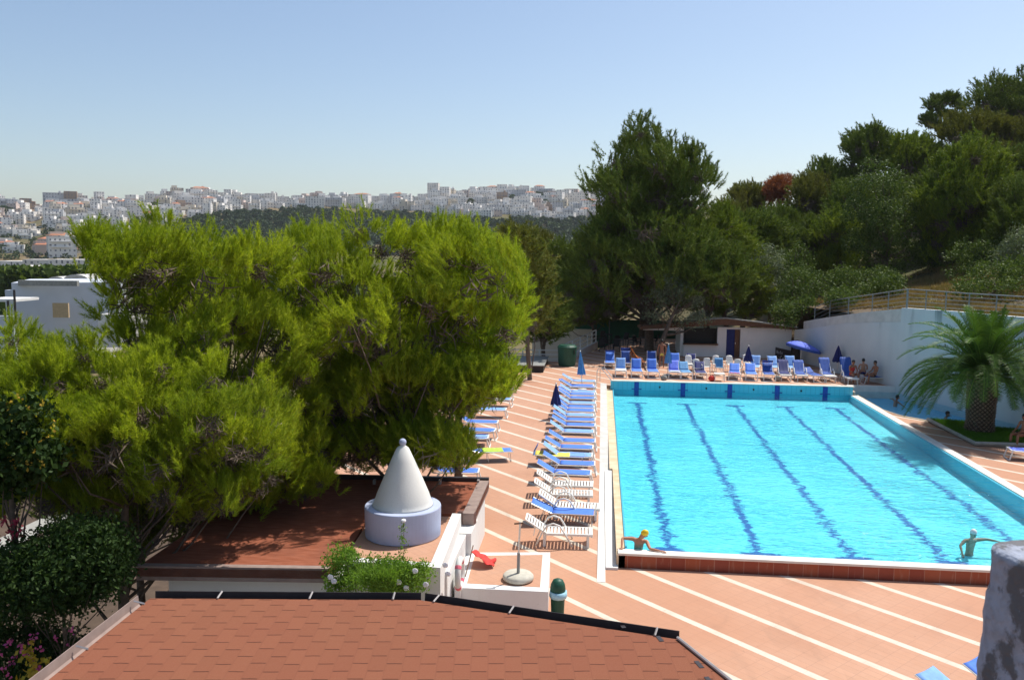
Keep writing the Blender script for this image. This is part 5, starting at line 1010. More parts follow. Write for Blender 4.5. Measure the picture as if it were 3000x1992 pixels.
ltree('pine_tree', 'darker pine standing behind the middle big pine, above the white fence', 'pine tree', A4, 27.5, 2.0, 50, 1.0, 16, .36, (6, 7, 9, .15, .02), 'pine', (D(1330, 1000, 28)[0], D(1330, 1000, 28)[1], -3.5), .2, 16, gn, .7)
# --- dark tree in the middle and neighbours
B_ = [(1480, 290), (1510, 295), (1545, 325), (1575, 345), (1600, 320), (1612, 345), (1640, 380), (1640, 400), (1672, 410), (1650, 470), (1610, 510), (1640, 560), (1690, 590), (1720, 660), (1710, 720), (1620, 730), (1560, 745), (1480, 735), (1420, 745), (1350, 755), (1300, 740), (1275, 690), (1290, 630), (1330, 590), (1360, 540), (1385, 490), (1338, 440), (1350, 420), (1395, 410), (1385, 350), (1440, 335), (1450, 290)]
FB = (.45, 9, .34, .06, .5)
zt_ = lambda u, v, d: D(u*KD, v*KD, d)
def gbase(u, v, d, z=None):
    p = D(u*KD, v*KD, d); return (float(p[0]), float(p[1]), float(ter(p[0], p[1]) if z is None else z))
ltree('pine_tree', 'tallest dark pine towering over the far left of the pool', 'pine tree', B_, 61, 4.5, 84, 1.9, 28, .60, (6, 6, 8, .28, .055), 'pine_dk', gbase(1500, 700, 61), .42, 34, 'dark pines behind the terrace', .6, voids=12)
ltree('pine_tree', 'dark pine added behind the tallest pine to shade the terrace and fill its crown', 'pine tree', [(1400, 500), (1600, 500), (1650, 600), (1600, 720), (1400, 730), (1310, 640)], 71, 4.5, 60, 2.0, 22, .6, (5, 6, 8, .32, .07), 'pine_dk', gbase(1480, 720, 71), .3, 16, 'dark pines behind the terrace', .5)  # hidden pine added to cast shade on the terrace
ltree('pine_tree', 'dark shaded round pine directly behind the cabin roof, beside the tallest pine', 'pine tree', [(1560, 610), (1600, 560), (1670, 570), (1705, 630), (1700, 710), (1620, 735), (1550, 720), (1530, 660)], 60, 3.5, 56, 1.4, 18, .46, (6, 5, 8, .26, .055), 'pine_dk', gbase(1640, 720, 62), .25, 14, 'dark pines behind the terrace', .3)
ltree('pine_tree', 'light green drooping pine behind the cabin, right of the tallest pine', 'pine tree', [(1600, 520), (1640, 480), (1690, 490), (1730, 560), (1755, 640), (1775, 700), (1765, 750), (1700, 755), (1640, 720), (1600, 640)], 66, 2.5, 40, 1.3, 16, .5, (6, 6, 8, .32, .05), 'pine_md', gbase(1690, 700, 66), .25, 14, 'dark pines behind the terrace', .1)
tree('olive_tree', 'grey-green olive tree shading the terrace beside the man in yellow shorts', 'olive tree', [(1495, 665), (1530, 630), (1590, 640), (1630, 690), (1635, 750), (1580, 785), (1510, 785), (1480, 740)], 57.5, 1.8, 70, .45, .85, 100, None, 'olive', (float(X_(1918, 36)), 36.0, .27), .22, 16, None, .2, leafy=(5, .14, .5, .16))
tree('leafy_tree', 'dark glossy-leaved tree hanging over the corner of the white wall', 'tree', [(1800, 650), (1840, 600), (1890, 620), (1905, 690), (1870, 740), (1840, 775), (1790, 775), (1770, 740)], 60, 1.8, 70, .45, .9, 100, None, 'broad', (float(X_(2300, 39.5)), 40.5, 1.), .2, 14, None, .2, leafy=(5, .16, .5, .16))
tree('leafy_tree', 'tall grey-green leafy tree behind the railing corner', 'tree', [(1990, 385), (2020, 360), (2080, 395), (2115, 470), (2135, 560), (2090, 640), (2000, 650), (1945, 570), (1950, 470)], 70, 3, 150, .6, 1.1, 75, None, 'broad', gbase(2040, 660, 70), .28, 22, 'hillside trees', .4, leafy=(5, .20, .5, .22))
H_ = 'hillside trees'
hl = [('feathery bright pine right of the tall leafy tree, above the dry grass', [(2110, 440), (2150, 380), (2200, 350), (2240, 318), (2290, 345), (2330, 420), (2345, 520), (2320, 620), (2230, 650), (2150, 620), (2115, 540)], 68, 3, 190, .6, 1.1, 'pine_md', .8, (2230, 660)),
      ('dark pine at the right edge of the hillside above the palm', [(2300, 450), (2361, 420), (2440, 430), (2450, 690), (2361, 690), (2290, 640)], 62, 3, 170, .6, 1.1, 'pine_dk', .4, (2370, 660)),
      ('highest dark pine at the top right corner', [(2232, 250), (2262, 195), (2300, 180), (2330, 190), (2361, 160), (2450, 150), (2460, 420), (2361, 430), (2260, 350)], 96, 4, 190, .8, 1.5, 'pine_dk', .4, (2340, 450)),
      ('olive-tinted flat-crowned pine below the highest pine', [(2165, 300), (2200, 265), (2260, 270), (2340, 290), (2440, 300), (2440, 420), (2330, 450), (2230, 390), (2180, 350)], 88, 3, 140, .7, 1.3, 'pine_ol', .3, (2280, 460)),
      ('small umbrella pine silhouetted alone against the sky', [(2122, 290), (2130, 245), (2160, 225), (2195, 222), (2228, 240), (2215, 268), (2180, 285), (2165, 310), (2140, 308)], 108, 2.2, 46, .5, 1.0, 'pine_dk', .2, (2175, 400)),
      ('dark round-crowned pine on the skyline left of the umbrella pine', [(1938, 355), (1965, 320), (2010, 295), (2045, 300), (2055, 350), (2030, 430), (1960, 440)], 92, 3, 90, .7, 1.3, 'pine_dk', .3, (2000, 470)),
      ('bright-topped flat pine between the round pine and the umbrella pine', [(2040, 335), (2085, 318), (2130, 325), (2165, 345), (2170, 400), (2120, 430), (2050, 420)], 90, 3, 90, .7, 1.3, 'pine_md', .3, (2100, 470)),
      ('dark pine on the slope left of the round-crowned skyline pine', [(1858, 405), (1885, 378), (1920, 375), (1950, 400), (1975, 470), (1930, 510), (1870, 490)], 94, 3, 90, .7, 1.3, 'pine_dk', .3, (1910, 530)),
      ('olive-green pine right of the dead rust-coloured tree', [(1822, 445), (1845, 415), (1885, 410), (1925, 450), (1930, 500), (1880, 530), (1830, 520)], 90, 3, 80, .7, 1.3, 'pine_ol', .3, (1870, 560)),
      ('olive-green pine on the skyline left of the dead rust-coloured tree', [(1680, 450), (1715, 432), (1760, 440), (1780, 480), (1750, 520), (1690, 520)], 100, 3, 70, .7, 1.3, 'pine_ol', .3, (1730, 560)),
      ('dense dark pine low on the slope below the dead tree', [(1740, 510), (1790, 490), (1850, 500), (1870, 560), (1820, 590), (1750, 580)], 86, 3, 80, .7, 1.3, 'pine_dk', .2, (1800, 620)),
      ('spreading olive pine just right of the tallest dark pine', [(1640, 480), (1690, 470), (1750, 520), (1750, 590), (1690, 620), (1640, 580)], 90, 3, 90, .7, 1.3, 'pine_ol', .3, (1700, 640)),
      ('mid-green pine between the grey-green shrubs and the tall leafy tree', [(1880, 520), (1930, 490), (1975, 520), (1985, 620), (1950, 670), (1890, 660)], 76, 2.5, 90, .6, 1.1, 'pine_md', .4, (1930, 680)),
      ('dark pine filling the slope above the leafy tree at the wall corner', [(1830, 530), (1900, 510), (1930, 560), (1920, 640), (1850, 640), (1810, 590)], 80, 2.5, 80, .6, 1.1, 'pine_dk', .3, (1880, 660)),
      ('dark pine behind the feathery bright pine', [(2090, 430), (2160, 400), (2240, 420), (2330, 430), (2360, 500), (2300, 560), (2150, 560), (2090, 500)], 80, 3, 130, .8, 1.3, 'pine_dk', .3, (2220, 570)),
      ('dark pine behind the tall leafy tree', [(1900, 440), (1960, 430), (2040, 440), (2110, 440), (2120, 540), (2040, 560), (1930, 540)], 82, 3, 120, .8, 1.3, 'pine_dk', .3, (2000, 580))]
for lab, poly, d, th, n, a, b, mt, up, bs in hl: ltree('pine_tree', lab, 'pine tree', poly, d, th, max(12, int(n*.30)), 1.9 if n > 50 else .8, 22, .60 if n > 50 else .42, (5, 6, 8, .30, .07), mt, gbase(bs[0], bs[1], d), .3, 16, H_, up+.4, voids=6 if n > 50 else 2)
tree('dead_tree', 'dead rust-coloured tree on the skyline of the slope', 'tree', [(1765, 435), (1785, 408), (1822, 408), (1832, 435), (1812, 465), (1775, 470)], 96, 2, 55, .5, .95, 50, (.4, 8, .36, .06, .6), 'rust', gbase(1800, 560, 96), .25, 12, None, .3)
for lab, poly, d, mt, bs in [('dark thicket directly behind the right part of the railing', [(2215, 640), (2260, 605), (2361, 590), (2440, 600), (2440, 685), (2340, 690), (2240, 680)], 52, 'broad', (2320, 690)), ('dark leafy trees in the shade between the dry patch and the right edge', [(2205, 600), (2290, 565), (2361, 570), (2440, 580), (2440, 670), (2310, 675), (2215, 660)], 65, 'broad', (2300, 680)), ('dark thicket added as shade behind the railing to the left of the dry patch', [(1990, 665), (2030, 640), (2085, 640), (2090, 680), (2040, 695), (1985, 695)], 56, 'broad', (2040, 700)), ('dark thicket added as shade behind the railing above the palm', [(2195, 655), (2250, 640), (2361, 645), (2440, 650), (2440, 700), (2300, 700), (2200, 690)], 49.5, 'broad', (2300, 700)), ('dark leafy bush hanging over the left end of the white retaining wall', [(1775, 715), (1810, 690), (1870, 690), (1905, 710), (1890, 735), (1850, 745), (1830, 770), (1795, 760)], 57.5, 'broad', (1850, 700)), ('low dark bushes along the foot of the left railing', [(1890, 700), (1930, 675), (2000, 670), (2010, 690), (1960, 705), (1900, 720)], 54, 'broad', (1950, 705)), ('dark thicket right behind the railing post at the wall corner', [(1895, 640), (1950, 620), (1990, 640), (1985, 690), (1940, 705), (1900, 720)], 60, 'broad', (1940, 715)), ('grey-green shrub tree behind the cabin roof', [(1730, 590), (1770, 560), (1810, 590), (1820, 680), (1780, 710), (1740, 680)], 66, 'olive', (1775, 720)), ('fresh green bush beneath the tall leafy tree', [(1940, 655), (1975, 625), (2050, 620), (2085, 645), (2060, 675), (1990, 685), (1945, 685)], 63, 'broad', (2010, 700)),  # thickets left of the dry patch and above the palm replace missing tree shade
      ('silvery leafed shrub at the right edge above the railing', [(2290, 600), (2320, 540), (2361, 520), (2420, 560), (2420, 670), (2310, 660)], 56, 'olive', (2350, 690)), ('dark leafy tree between cabin roof and grey-green shrub', [(1790, 590), (1830, 560), (1870, 590), (1875, 660), (1830, 700), (1790, 680)], 68, 'broad', (1830, 720)),
      ('dark leafy tree shading the railing beside the feathery pine', [(2080, 560), (2140, 540), (2200, 570), (2230, 630), (2180, 640), (2100, 640)], 70, 'broad', (2150, 660)), ('dark leafy tree in the shade above the palm', [(2180, 580), (2260, 540), (2330, 560), (2350, 690), (2260, 695), (2190, 670)], 60, 'broad', (2270, 690))]:
    tree('leafy_tree', lab, 'tree', poly, d, 2, 70, .5, .95, 75, None, mt, gbase(bs[0], bs[1], d), .15, 10, 'leafy shrubs and trees on the slope', .3, leafy=(5, .17, .5, .2))
# dark pines between the big pines and the tallest pine
for lab, poly, d, mt, bs in [('olive pine rising just right of the big bright pines', [(1150, 575), (1190, 530), (1225, 550), (1250, 620), (1265, 700), (1250, 770), (1215, 790), (1200, 700)], 48, 'pine_ol', (1230, 790)), ('dark pine in the hollow left of the tallest pine', [(1245, 590), (1290, 560), (1340, 570), (1370, 620), (1360, 720), (1300, 740), (1250, 740)], 72, 'pine_dk', (1300, 760)),
      ('dark undergrowth pine behind the green waste container', [(1215, 700), (1260, 690), (1300, 720), (1300, 780), (1260, 800), (1215, 800)], 56, 'pine_dk', (1260, 810)), ('sunlit olive pine in front of the valley wood', [(1200, 545), (1240, 540), (1270, 570), (1260, 620), (1210, 610)], 80, 'pine_ol', (1240, 640)), ('dark pine behind the tallest pine trunk', [(1290, 690), (1360, 700), (1440, 700), (1440, 745), (1340, 765), (1290, 750)], 70, 'pine_dk', (1380, 770))]:
    ltree('pine_tree', lab, 'pine tree', poly, d, 2.2, 36, 1.2, 15, .5, (5, 6, 8, .30, .055), mt, gbase(bs[0], bs[1], d), .2, 12, 'pines in the hollow beyond the deck', .4)
# filler pines further up the slope, copies of one tree
tp = ltree('pine_tree', 'dark pine further back on the wooded slope, showing only between nearer crowns', 'pine tree', [(1600, 560), (1650, 520), (1720, 500), (1790, 520), (1830, 560), (1810, 620), (1720, 640), (1630, 620)], 75, 3.2, 34, 2.0, 15, .7, (5, 6, 8, .42, .09), 'pine_dk', gbase(1715, 650, 75), .25, 12, 'background pines between the nearer crowns', .35)
bx = np.array(tp.location)
for (u, d) in [(2130, 118), (2200, 105), (2300, 112), (2400, 100), (2480, 104), (2560, 108), (2640, 100), (2720, 104), (2800, 95), (2880, 100), (2960, 92), (3040, 96), (2350, 86), (2480, 84), (2600, 82), (2700, 78), (2820, 78), (2930, 74), (3030, 72), (2180, 84)]:
    p = D(u, 700, d); z = ter(p[0], p[1]); dup(tp, (p[0], p[1], z-1.5), random.uniform(0, 6), None, None, random.uniform(.62, .85))
# dry grass on the slope behind the railing
P = []
while len(P) < 15000:
    y = random.uniform(16, 52); x = wl(min(y, 37.5))+random.uniform(.6, 15); u = u_of(x, y)
    if 2380 < u < 3080 and math.sin(x*1.3+y*.7)+math.sin(x*.5-y*.9)+random.random() > .1: P.append((x, y, ter(x, y)-.05))
P = np.array(P); V = blades(P, unit(np.tile([0, 0, 1.], (len(P), 1))+rng.normal(0, .35, (len(P), 3))), .08, 4, .45, .05, .35)
tag(ptri('dry_grass', V, M['dry']), 'tawny dry grass covering the slope behind the railing', 'dry grass', kind='stuff')
# shrubs hiding the foot of the wall cap and cabin roof
# --- palm
pb = np.array([15.35, 16.1, .08]); pt = thing('palm_tree', 'date palm with thick diamond-scaled trunk in the grass bed by the small pool', 'palm tree', pb)
TH = 2.15; m = MB(); m.lathe([(.58, 0), (.54, .15), (.50, .5), (.52, 1.2), (.55, 1.7), (.50, TH), (.3, TH+.3), (.1, TH+.5)], (0, 0, 0), 24)
m.build('trunk', M['palmbark'], pt, smooth=True); m = MB(); nrow = 25
for j in range(nrow):
    z = .05+TH*j/(nrow-1)*1.0; r = np.interp(z, [0, .5, 1.7, TH], [.56, .50, .55, .53])
    for k in range(17):
        q = 2*pi*(k+.5*(j % 2))/17; c0 = (r*cos(q), r*sin(q), z); t = (-sin(q), cos(q)); h = .058; w = .068; out = .08*(.7+.5*random.random())
        ap = (c0[0]+cos(q)*out, c0[1]+sin(q)*out, z+.045)
        m.add([(c0[0]-t[0]*w, c0[1]-t[1]*w, z), (c0[0], c0[1], z-h), (c0[0]+t[0]*w, c0[1]+t[1]*w, z), (c0[0], c0[1], z+h), ap], [(0, 1, 4), (1, 2, 4), (2, 3, 4), (3, 0, 4)])
m.build('leaf_bases', plain('palm_leaf_scars', (.20, .145, .10), .95, .3, 6), pt)
nf = 130
for i in range(nf):
    az = 2.39996*i+random.uniform(-.2, .2); lev = i/(nf-1); el = R(2+84*lev**.9+random.uniform(-6, 6)); L = (3.1+.5*random.random())*(1 if lev < .85 else .75)
    front = cos(az-math.atan2(C[1]-pb[1], C[0]-pb[0]))
    if lev < .3 and front > .25: el += R(26)*front
    p = np.array([.28*cos(az), .28*sin(az), TH+.10+.50*lev]); d = np.array([cos(az)*cos(el), sin(az)*cos(el), sin(el)]); pts = [p.copy()]; ns = 22
    for s in range(ns):
        g_ = .040+.034*(1-abs(lev-.35)); d = unit(d+np.array([0, 0, -g_*(1+s/ns*.6)])*(1.0 if lev < .9 else .6)); p = p+d*L/ns; pts.append(p.copy())
    pts = [q for q in pts if q[2] > .2]
    mr = MB(); mr.tube(pts, .03, 5, .006); 
    B, Dd = [], []
    pts = np.array(pts); tot = len(pts)-1
    tt = np.linspace(2.2, tot-.02, 64)
    for k, a in enumerate(tt):
        i0 = int(a); q = pts[i0]+(pts[i0+1]-pts[i0])*(a-i0); ax = unit(pts[i0+1]-pts[i0]); sd = np.cross(ax, [0, 0, 1.]); sd = unit(sd) if np.linalg.norm(sd) > .05 else np.array([-sin(az), cos(az), 0]); upv = np.cross(sd, ax)
        f = a/tot; ll = .46*(sin(pi*min(1, f*.85+.12))**.6)+.05
        for s_ in (-1, 1):
            dd = unit(sd*s_*.85+ax*.62+upv*(.28+.1*random.random())+rng.normal(0, .07, 3)); w = ax*.016
            e = q+dd*ll+np.array([0, 0, -.16*ll]); md = q+dd*ll*.5; B += [q-w, q+w, md+w*.8]; B += [q-w, md+w*.8, md-w*.8]; B += [md-w*.8, md+w*.8, e]
    o = ptri('frond', np.array(B), M['palmleaf'], pt)
    mr.build('midrib', M['lush'], o)
# --- garden at the lower left
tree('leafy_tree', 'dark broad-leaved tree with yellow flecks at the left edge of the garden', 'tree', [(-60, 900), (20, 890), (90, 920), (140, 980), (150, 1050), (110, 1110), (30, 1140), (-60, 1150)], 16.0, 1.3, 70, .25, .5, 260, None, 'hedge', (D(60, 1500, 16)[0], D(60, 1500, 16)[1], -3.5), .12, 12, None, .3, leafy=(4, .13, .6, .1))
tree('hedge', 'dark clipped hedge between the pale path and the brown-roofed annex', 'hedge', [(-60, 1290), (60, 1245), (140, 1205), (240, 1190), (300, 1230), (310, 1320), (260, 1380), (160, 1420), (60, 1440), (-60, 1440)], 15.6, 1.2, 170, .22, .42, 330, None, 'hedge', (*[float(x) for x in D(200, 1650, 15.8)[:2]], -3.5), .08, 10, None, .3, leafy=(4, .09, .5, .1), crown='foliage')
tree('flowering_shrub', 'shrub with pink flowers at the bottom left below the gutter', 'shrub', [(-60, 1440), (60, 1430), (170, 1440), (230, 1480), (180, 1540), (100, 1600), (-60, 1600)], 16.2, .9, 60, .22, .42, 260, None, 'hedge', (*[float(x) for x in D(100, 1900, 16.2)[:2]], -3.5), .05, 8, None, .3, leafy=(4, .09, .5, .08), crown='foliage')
def flowers(poly, depth, n, mat, size, name, label, thick=.3, k=5, cat='flowers', stuff=True):
    Q = dp(poly); lo, hi = np.min(Q, 0), np.max(Q, 0); P = lo+(hi-lo)*rng.random((n*8, 2)); P = P[inpoly(P, Q)][:n]
    cp = np.array([D(a, b, depth-thick*random.random()) for a, b in P]); V = leaves(cp, k, size, .9, size*.55, .6); o = ptri(name, V, mat, None, 4); return tag(o, label, cat, None, 'stuff' if stuff else None)
flowers([(0, 1480), (90, 1460), (110, 1530), (60, 1567), (0, 1567)], 15.2, 16, M['petal_p'], .06, 'pink_blossom', 'pink blossoms scattered over the bottom-left shrub', .3, 8)
flowers([(120, 1450), (180, 1445), (260, 1480), (180, 1520), (130, 1490)], 15.4, 12, M['petal_p'], .05, 'pink_blossom', 'smaller pink blossoms close to the side gutter', .3, 7)
flowers([(0, 1185), (45, 1190), (50, 1235), (0, 1245)], 15.8, 14, M['petal_r'], .06, 'red_blossom', 'dark red blossoms at the left edge under the lower pine', .3, 8)
flowers([(0, 905), (120, 930), (140, 1060), (60, 1110), (0, 1080)], 15.0, 30, M['autumn'], .05, 'yellow_blossom', 'yellow flecks on the broad-leaved tree at the left edge', .3, 5)
flowers([(55, 1490), (95, 1485), (125, 1510), (90, 1560), (50, 1567)], 14.6, 24, M['autumn'], .10, 'yellowing_plant', 'yellow-green leafy plant at the bottom left beside the side gutter', .4, 4, 'plant')
mb = MB(); mb.add([tuple(G(u, v, -3.46)) for u, v in ((-200, 1640), (-200, 1700), (0, 1620), (240, 1500), (420, 1430), (400, 1420), (200, 1480), (0, 1575))], [list(range(8))]); struct(mb, 'garden_path', M['kerb'])
mb = MB(); mb.add([(-34, -16, -3.49), (-10.6, -16, -3.49), (-3.6, -3.3, -3.49), (-10.6, 12, -3.49), (-34, 20, -3.49)], [list(range(5))]); struct(mb, 'garden_soil', M['soil'])
tree('climbing_shrub', 'bright green flowering shrub in front of the white terrace parapet', 'shrub', [(755, 1260), (790, 1245), (830, 1280), (900, 1285), (990, 1300), (1005, 1330), (960, 1375), (860, 1385), (750, 1370)], 16.7, .5, 90, .12, .26, 900, None, 'lush', (*[float(x) for x in D(1110, 1700, 16.7)[:2]], -3.5), .05, 14, None, .5, leafy=(4, .06, .45, .05), crown='foliage')
m = MB(); st0 = D(1175, 1690, 16.6); st1 = D(1182, 1525, 16.7); 
tw = thing('tall_stem', 'thin tall stem with a white flower rising in front of the lavender drum', 'plant', st0); part(MB().tube([st0, (st0+st1)/2+[.04, 0, 0], st1], .008, 5, .004), 'stem', M['bark'], tw)
P = np.array([st0+(st1-st0)*t+rng.normal(0, .05*(1.2-t), 3) for t in rng.random(110)]); V = leaves(P, 3, .05, .4, .03); ptri('leaves', V-st0, M['lush'], tw, 4)
part(MB().ball(st1, .055, 10, (1, 1, .7)), 'flower', M['petal_w'], tw)
for i, (u, v) in enumerate([(968, 1690), (1168, 1705), (1216, 1672), (1247, 1712), (1190, 1722), (978, 1702), (1305, 1655), (1312, 1680)]):
    m = MB(); c = D(u, v, 16.25)
    for k in range(9): q = 2*pi*k/9; m.ball(c+np.array([.035*cos(q), .01*sin(k*3), .03*sin(q)]), .026, 6, (1, .6, 1))
    m.ball(c, .025, 6); tag(m.build('white_blossom', M['petal_w']), 'round white blossom on the green shrub by the terrace parapet', 'blossom', 'white blossoms on the parapet shrub')
P = []
for k in range(260):
    a = D(random.uniform(1060, 1160), random.uniform(1690, 1740), 16.2); P.append(a)
V = blades(np.array(P), unit(np.tile([0, 0, 1.], (len(P), 1))+rng.normal(0, .45, (len(P), 3))), .05, 2, .38, .014, .3); tag(ptri('strap_leaf_plant', V, M['lush']), 'upright strap-leaved plant among the parapet shrub', 'plant')
# sprig lying over the roof
# ================================================================== VALLEY, WHITE HOUSE, TOWN
wh = thing('white_house', 'large white flat-roofed house with a boarded ochre window left of the big pine', 'house', (*[float(x) for x in D(180, 900, 75)[:2]], -3))
def fbox(u0, u1, v0, v1, dep, thick, name, mat, skew=0.):
    a, b = D(u0, v0, dep), D(u1, v0, dep+skew); zb = D((u0+u1)/2, v1, dep)[2]; d = unit(np.array([*(b-a)[:2], 0])); n = np.array([-d[1], d[0], 0])
    if n@FW < 0: n = -n
    mb = MB(); mb.prism([tuple(a[:2]), tuple(b[:2]), tuple((b+n*thick)[:2]), tuple((a+n*thick)[:2])], zb, (a[2]+b[2])/2); return mb
M['hwall'] = plain('shade_grey_white_render', (.56, .60, .66), .9, .06, .6)  # blue-grey of the shaded front put into the wall colour
part(fbox(33, 345, 828, 1030, 75, 9, '', '', 3), 'wall', M['hwall'], wh); part(fbox(52, 225, 822, 838, 74.95, .4, '', ''), 'parapet', M['greytop'], wh)
part(fbox(14, 36, 850, 1000, 76, 5, '', ''), 'side_wing', M['hwall'], wh)
w = part(fbox(153, 199, 888, 931, 74.8, .2, '', ''), 'boarded_window', plain('ochre_board', (.50, .37, .22), .9), wh)
part(fbox(286, 350, 922, 1000, 73.5, 2, '', ''), 'front_annex', M['white'], wh)
vt = thing('vaulted_roofs', 'pair of pale barrel-vaulted roofs behind the white house', 'building', (*[float(x) for x in D(200, 820, 95)[:2]], -4))
for u0, u1 in ((138, 190), (182, 262)):
    a, b = D(u0, 822, 95), D(u1, 822, 95); w_ = np.linalg.norm(b-a); c = (a+b)/2; m = MB(); pts = [(c[0]-w_/2*cos(pi*k/12), c[2]+w_*.22*sin(pi*k/12)) for k in range(13)]
    m.add([(x, c[1], z) for x, z in pts]+[(x, c[1]+12, z) for x, z in pts]+[(pts[0][0], c[1], -5), (pts[-1][0], c[1], -5), (pts[0][0], c[1]+12, -5), (pts[-1][0], c[1]+12, -5)], [(i, i+1, 14+i, 13+i) for i in range(12)]+[[26]+list(range(0, 13))+[27], [29]+list(range(25, 12, -1))+[28], (0, 26, 28, 13), (12, 25, 29, 27)])
    part(m, 'vault', M['grey_conc'], vt)
pg = thing('pergola', 'white pergola roof on dark posts at the left edge beside the white house', 'pergola', (*[float(x) for x in D(10, 900, 70)[:2]], -3))
a = D(-60, 880, 70); b = D(44, 872, 70); mbx = MB(); mbx.prism([tuple(a[:2]), tuple(b[:2]), (b[0], b[1]+3), (a[0], a[1]+3)], a[2]-.1, a[2]+.12); part(mbx, 'roof', M['white'], pg)
for u in (24, 44): p = D(u, 900, 70); part(MB().tube([(p[0], p[1], -3.4), (p[0], p[1], a[2]+(.9 if u == 44 else 0))], .1, 6), 'post', M['gutter'], pg)
p = D(0, 950, 69); part(MB().bb(p[0]-3, p[0]+1.2, p[1], p[1]+.3, -3.4, D(0, 925, 69)[2]), 'low_wall', M['hwall'], pg)
# parked car glimpsed by the pine
cp = D(256, 1032, 62); car = thing('parked_car', 'silver car glimpsed between the pines below the white house', 'car', (cp[0], cp[1], cp[2]-1.1))
m = MB(); prof = [(-2.0, .3), (-2.05, .75), (-1.2, .9), (-.7, 1.35), (.7, 1.38), (1.4, .95), (2.0, .85), (2.05, .3)]
m.add([(x, -.8, z) for x, z in prof]+[(x, .8, z) for x, z in prof], [list(range(8)), list(range(15, 7, -1))]+[(i, 8+i, 8+(i+1) % 8, (i+1) % 8) for i in range(8)]); m.build('body', M['flash'], car, bevel=.06)
MB().bb(-.75, 1.0, -.815, .815, .95, 1.28).build('side_windows', M['dark'], car)
for x in (-1.3, 1.3):
    for y in (-.75, .75):
        w = MB(); w.lathe([(.32, -.1), (.32, .1)], (0, 0, 0), 16); w.v = [(x+a_, y+c_, .32+b_) for a_, b_, c_ in w.v]; o = w.build('wheel', M['dark'], car)
# --- town
def Rfind(u, v):
    """distance at which the ray through (u,v) meets the hill"""
    d = ray(u, v); d = d/np.hypot(d[0], d[1]); lo, hi = R0-300, R1+40
    for r in np.arange(R0-200, R1+60, 4.):
        p = C+d*r
        if p[2] <= ter(p[0], p[1]): return r, p
    p = C+d*(R1+30); return R1+30, np.array([p[0], p[1], ter(p[0], p[1])])
hm = {}
for k, c in {'white': (.80, .765, .71), 'off_white': (.74, .69, .62), 'cream': (.66, .58, .46), 'pinkish': (.60, .48, .41), 'grey': (.50, .50, .50), 'brown': (.36, .26, .19)}.items(): hm[k] = plain('town_wall_'+k, c, .9, .08, .05)
mwin = plain('town_window_shade', (.17, .17, .19), .6); mred = M['tile_roof']; mrf = plain('town_flat_roof', (.52, .50, .48), .9, .1, .1)
def house(w, dpt, h, fl, red, setb, stair=0):
    m = MB(); m.cur = 0; m.bb(-w/2, w/2, 0, dpt, -6, h)
    if setb: m.bb(-w/2+w*.1, w/2-w*setb, dpt*.25, dpt-.2, h, h+2.8)
    if stair: m.bb(w*.15, w*.15+2.4, dpt*.5, dpt*.5+2.5, h, h+2.3)
    m.cur = 2
    if red: m.add([(-w/2-.3, -.3, h), (w/2+.3, -.3, h), (w/2+.3, dpt+.3, h), (-w/2-.3, dpt+.3, h), (-w/4, dpt/2, h+1.6), (w/4, dpt/2, h+1.6)], [(0, 1, 5, 4), (2, 3, 4, 5), (1, 2, 5), (3, 0, 4)])
    else: m.add([(-w/2+.3, .3, h+.03), (w/2-.3, .3, h+.03), (w/2-.3, dpt-.3, h+.03), (-w/2+.3, dpt-.3, h+.03)], [(0, 1, 2, 3)])
    m.cur = 1; nc = max(2, int(w/2.9)); fh = h/fl
    for i in range(fl):
        for j in range(nc):
            if random.random() < .16: continue
            x = -w/2+w*(j+.5)/nc; z = fh*i+fh*.3; ww = random.choice([.35, .45, .65]); hh = random.choice([1.2, 1.3, 1.9]); m.add([(x-ww, -.04, z), (x+ww, -.04, z), (x+ww, -.04, z+hh), (x-ww, -.04, z+hh)], [(0, 1, 2, 3)])
        for s in (-1, 1):
            x = s*(w/2+.04); z = fh*i+fh*.3
            for y in (dpt*.3, dpt*.7): m.add([(x, y-.5, z), (x, y+.5, z), (x, y+.5, z+1.2), (x, y-.5, z+1.2)], [(0, 1, 2, 3)])
        if random.random() < .3 and i: m.cur = 0; m.bb(-w/2+w*.1, w/2-w*.2, -1.1, 0, fh*i-.1, fh*i+.8); m.cur = 1
    return m
zones = [(-200, 120, 'at the far left'), (120, 260, 'near the left end'), (260, 400, 'above the left pine shoulder'), (400, 540, 'above the left pine tip'), (540, 700, 'by the domed crest'), (700, 850, 'above the dip between pines'), (850, 1000, 'over the middle pine'), (1000, 1150, 'over the middle pine\'s right half'), (1150, 1260, 'left of the tall block'), (1260, 1340, 'by the tall apartment block'), (1340, 1450, 'right of the pine tip'), (1450, 1560, 'between pine tip and tallest pine'), (1560, 1660, 'left of the tallest pine'), (1660, 1800, 'touching the tallest pine')]
num = {1: 'one-storey', 2: 'two-storey', 3: 'three-storey', 4: 'four-storey', 5: 'five-storey', 6: 'six-storey', 7: 'seven-storey'}
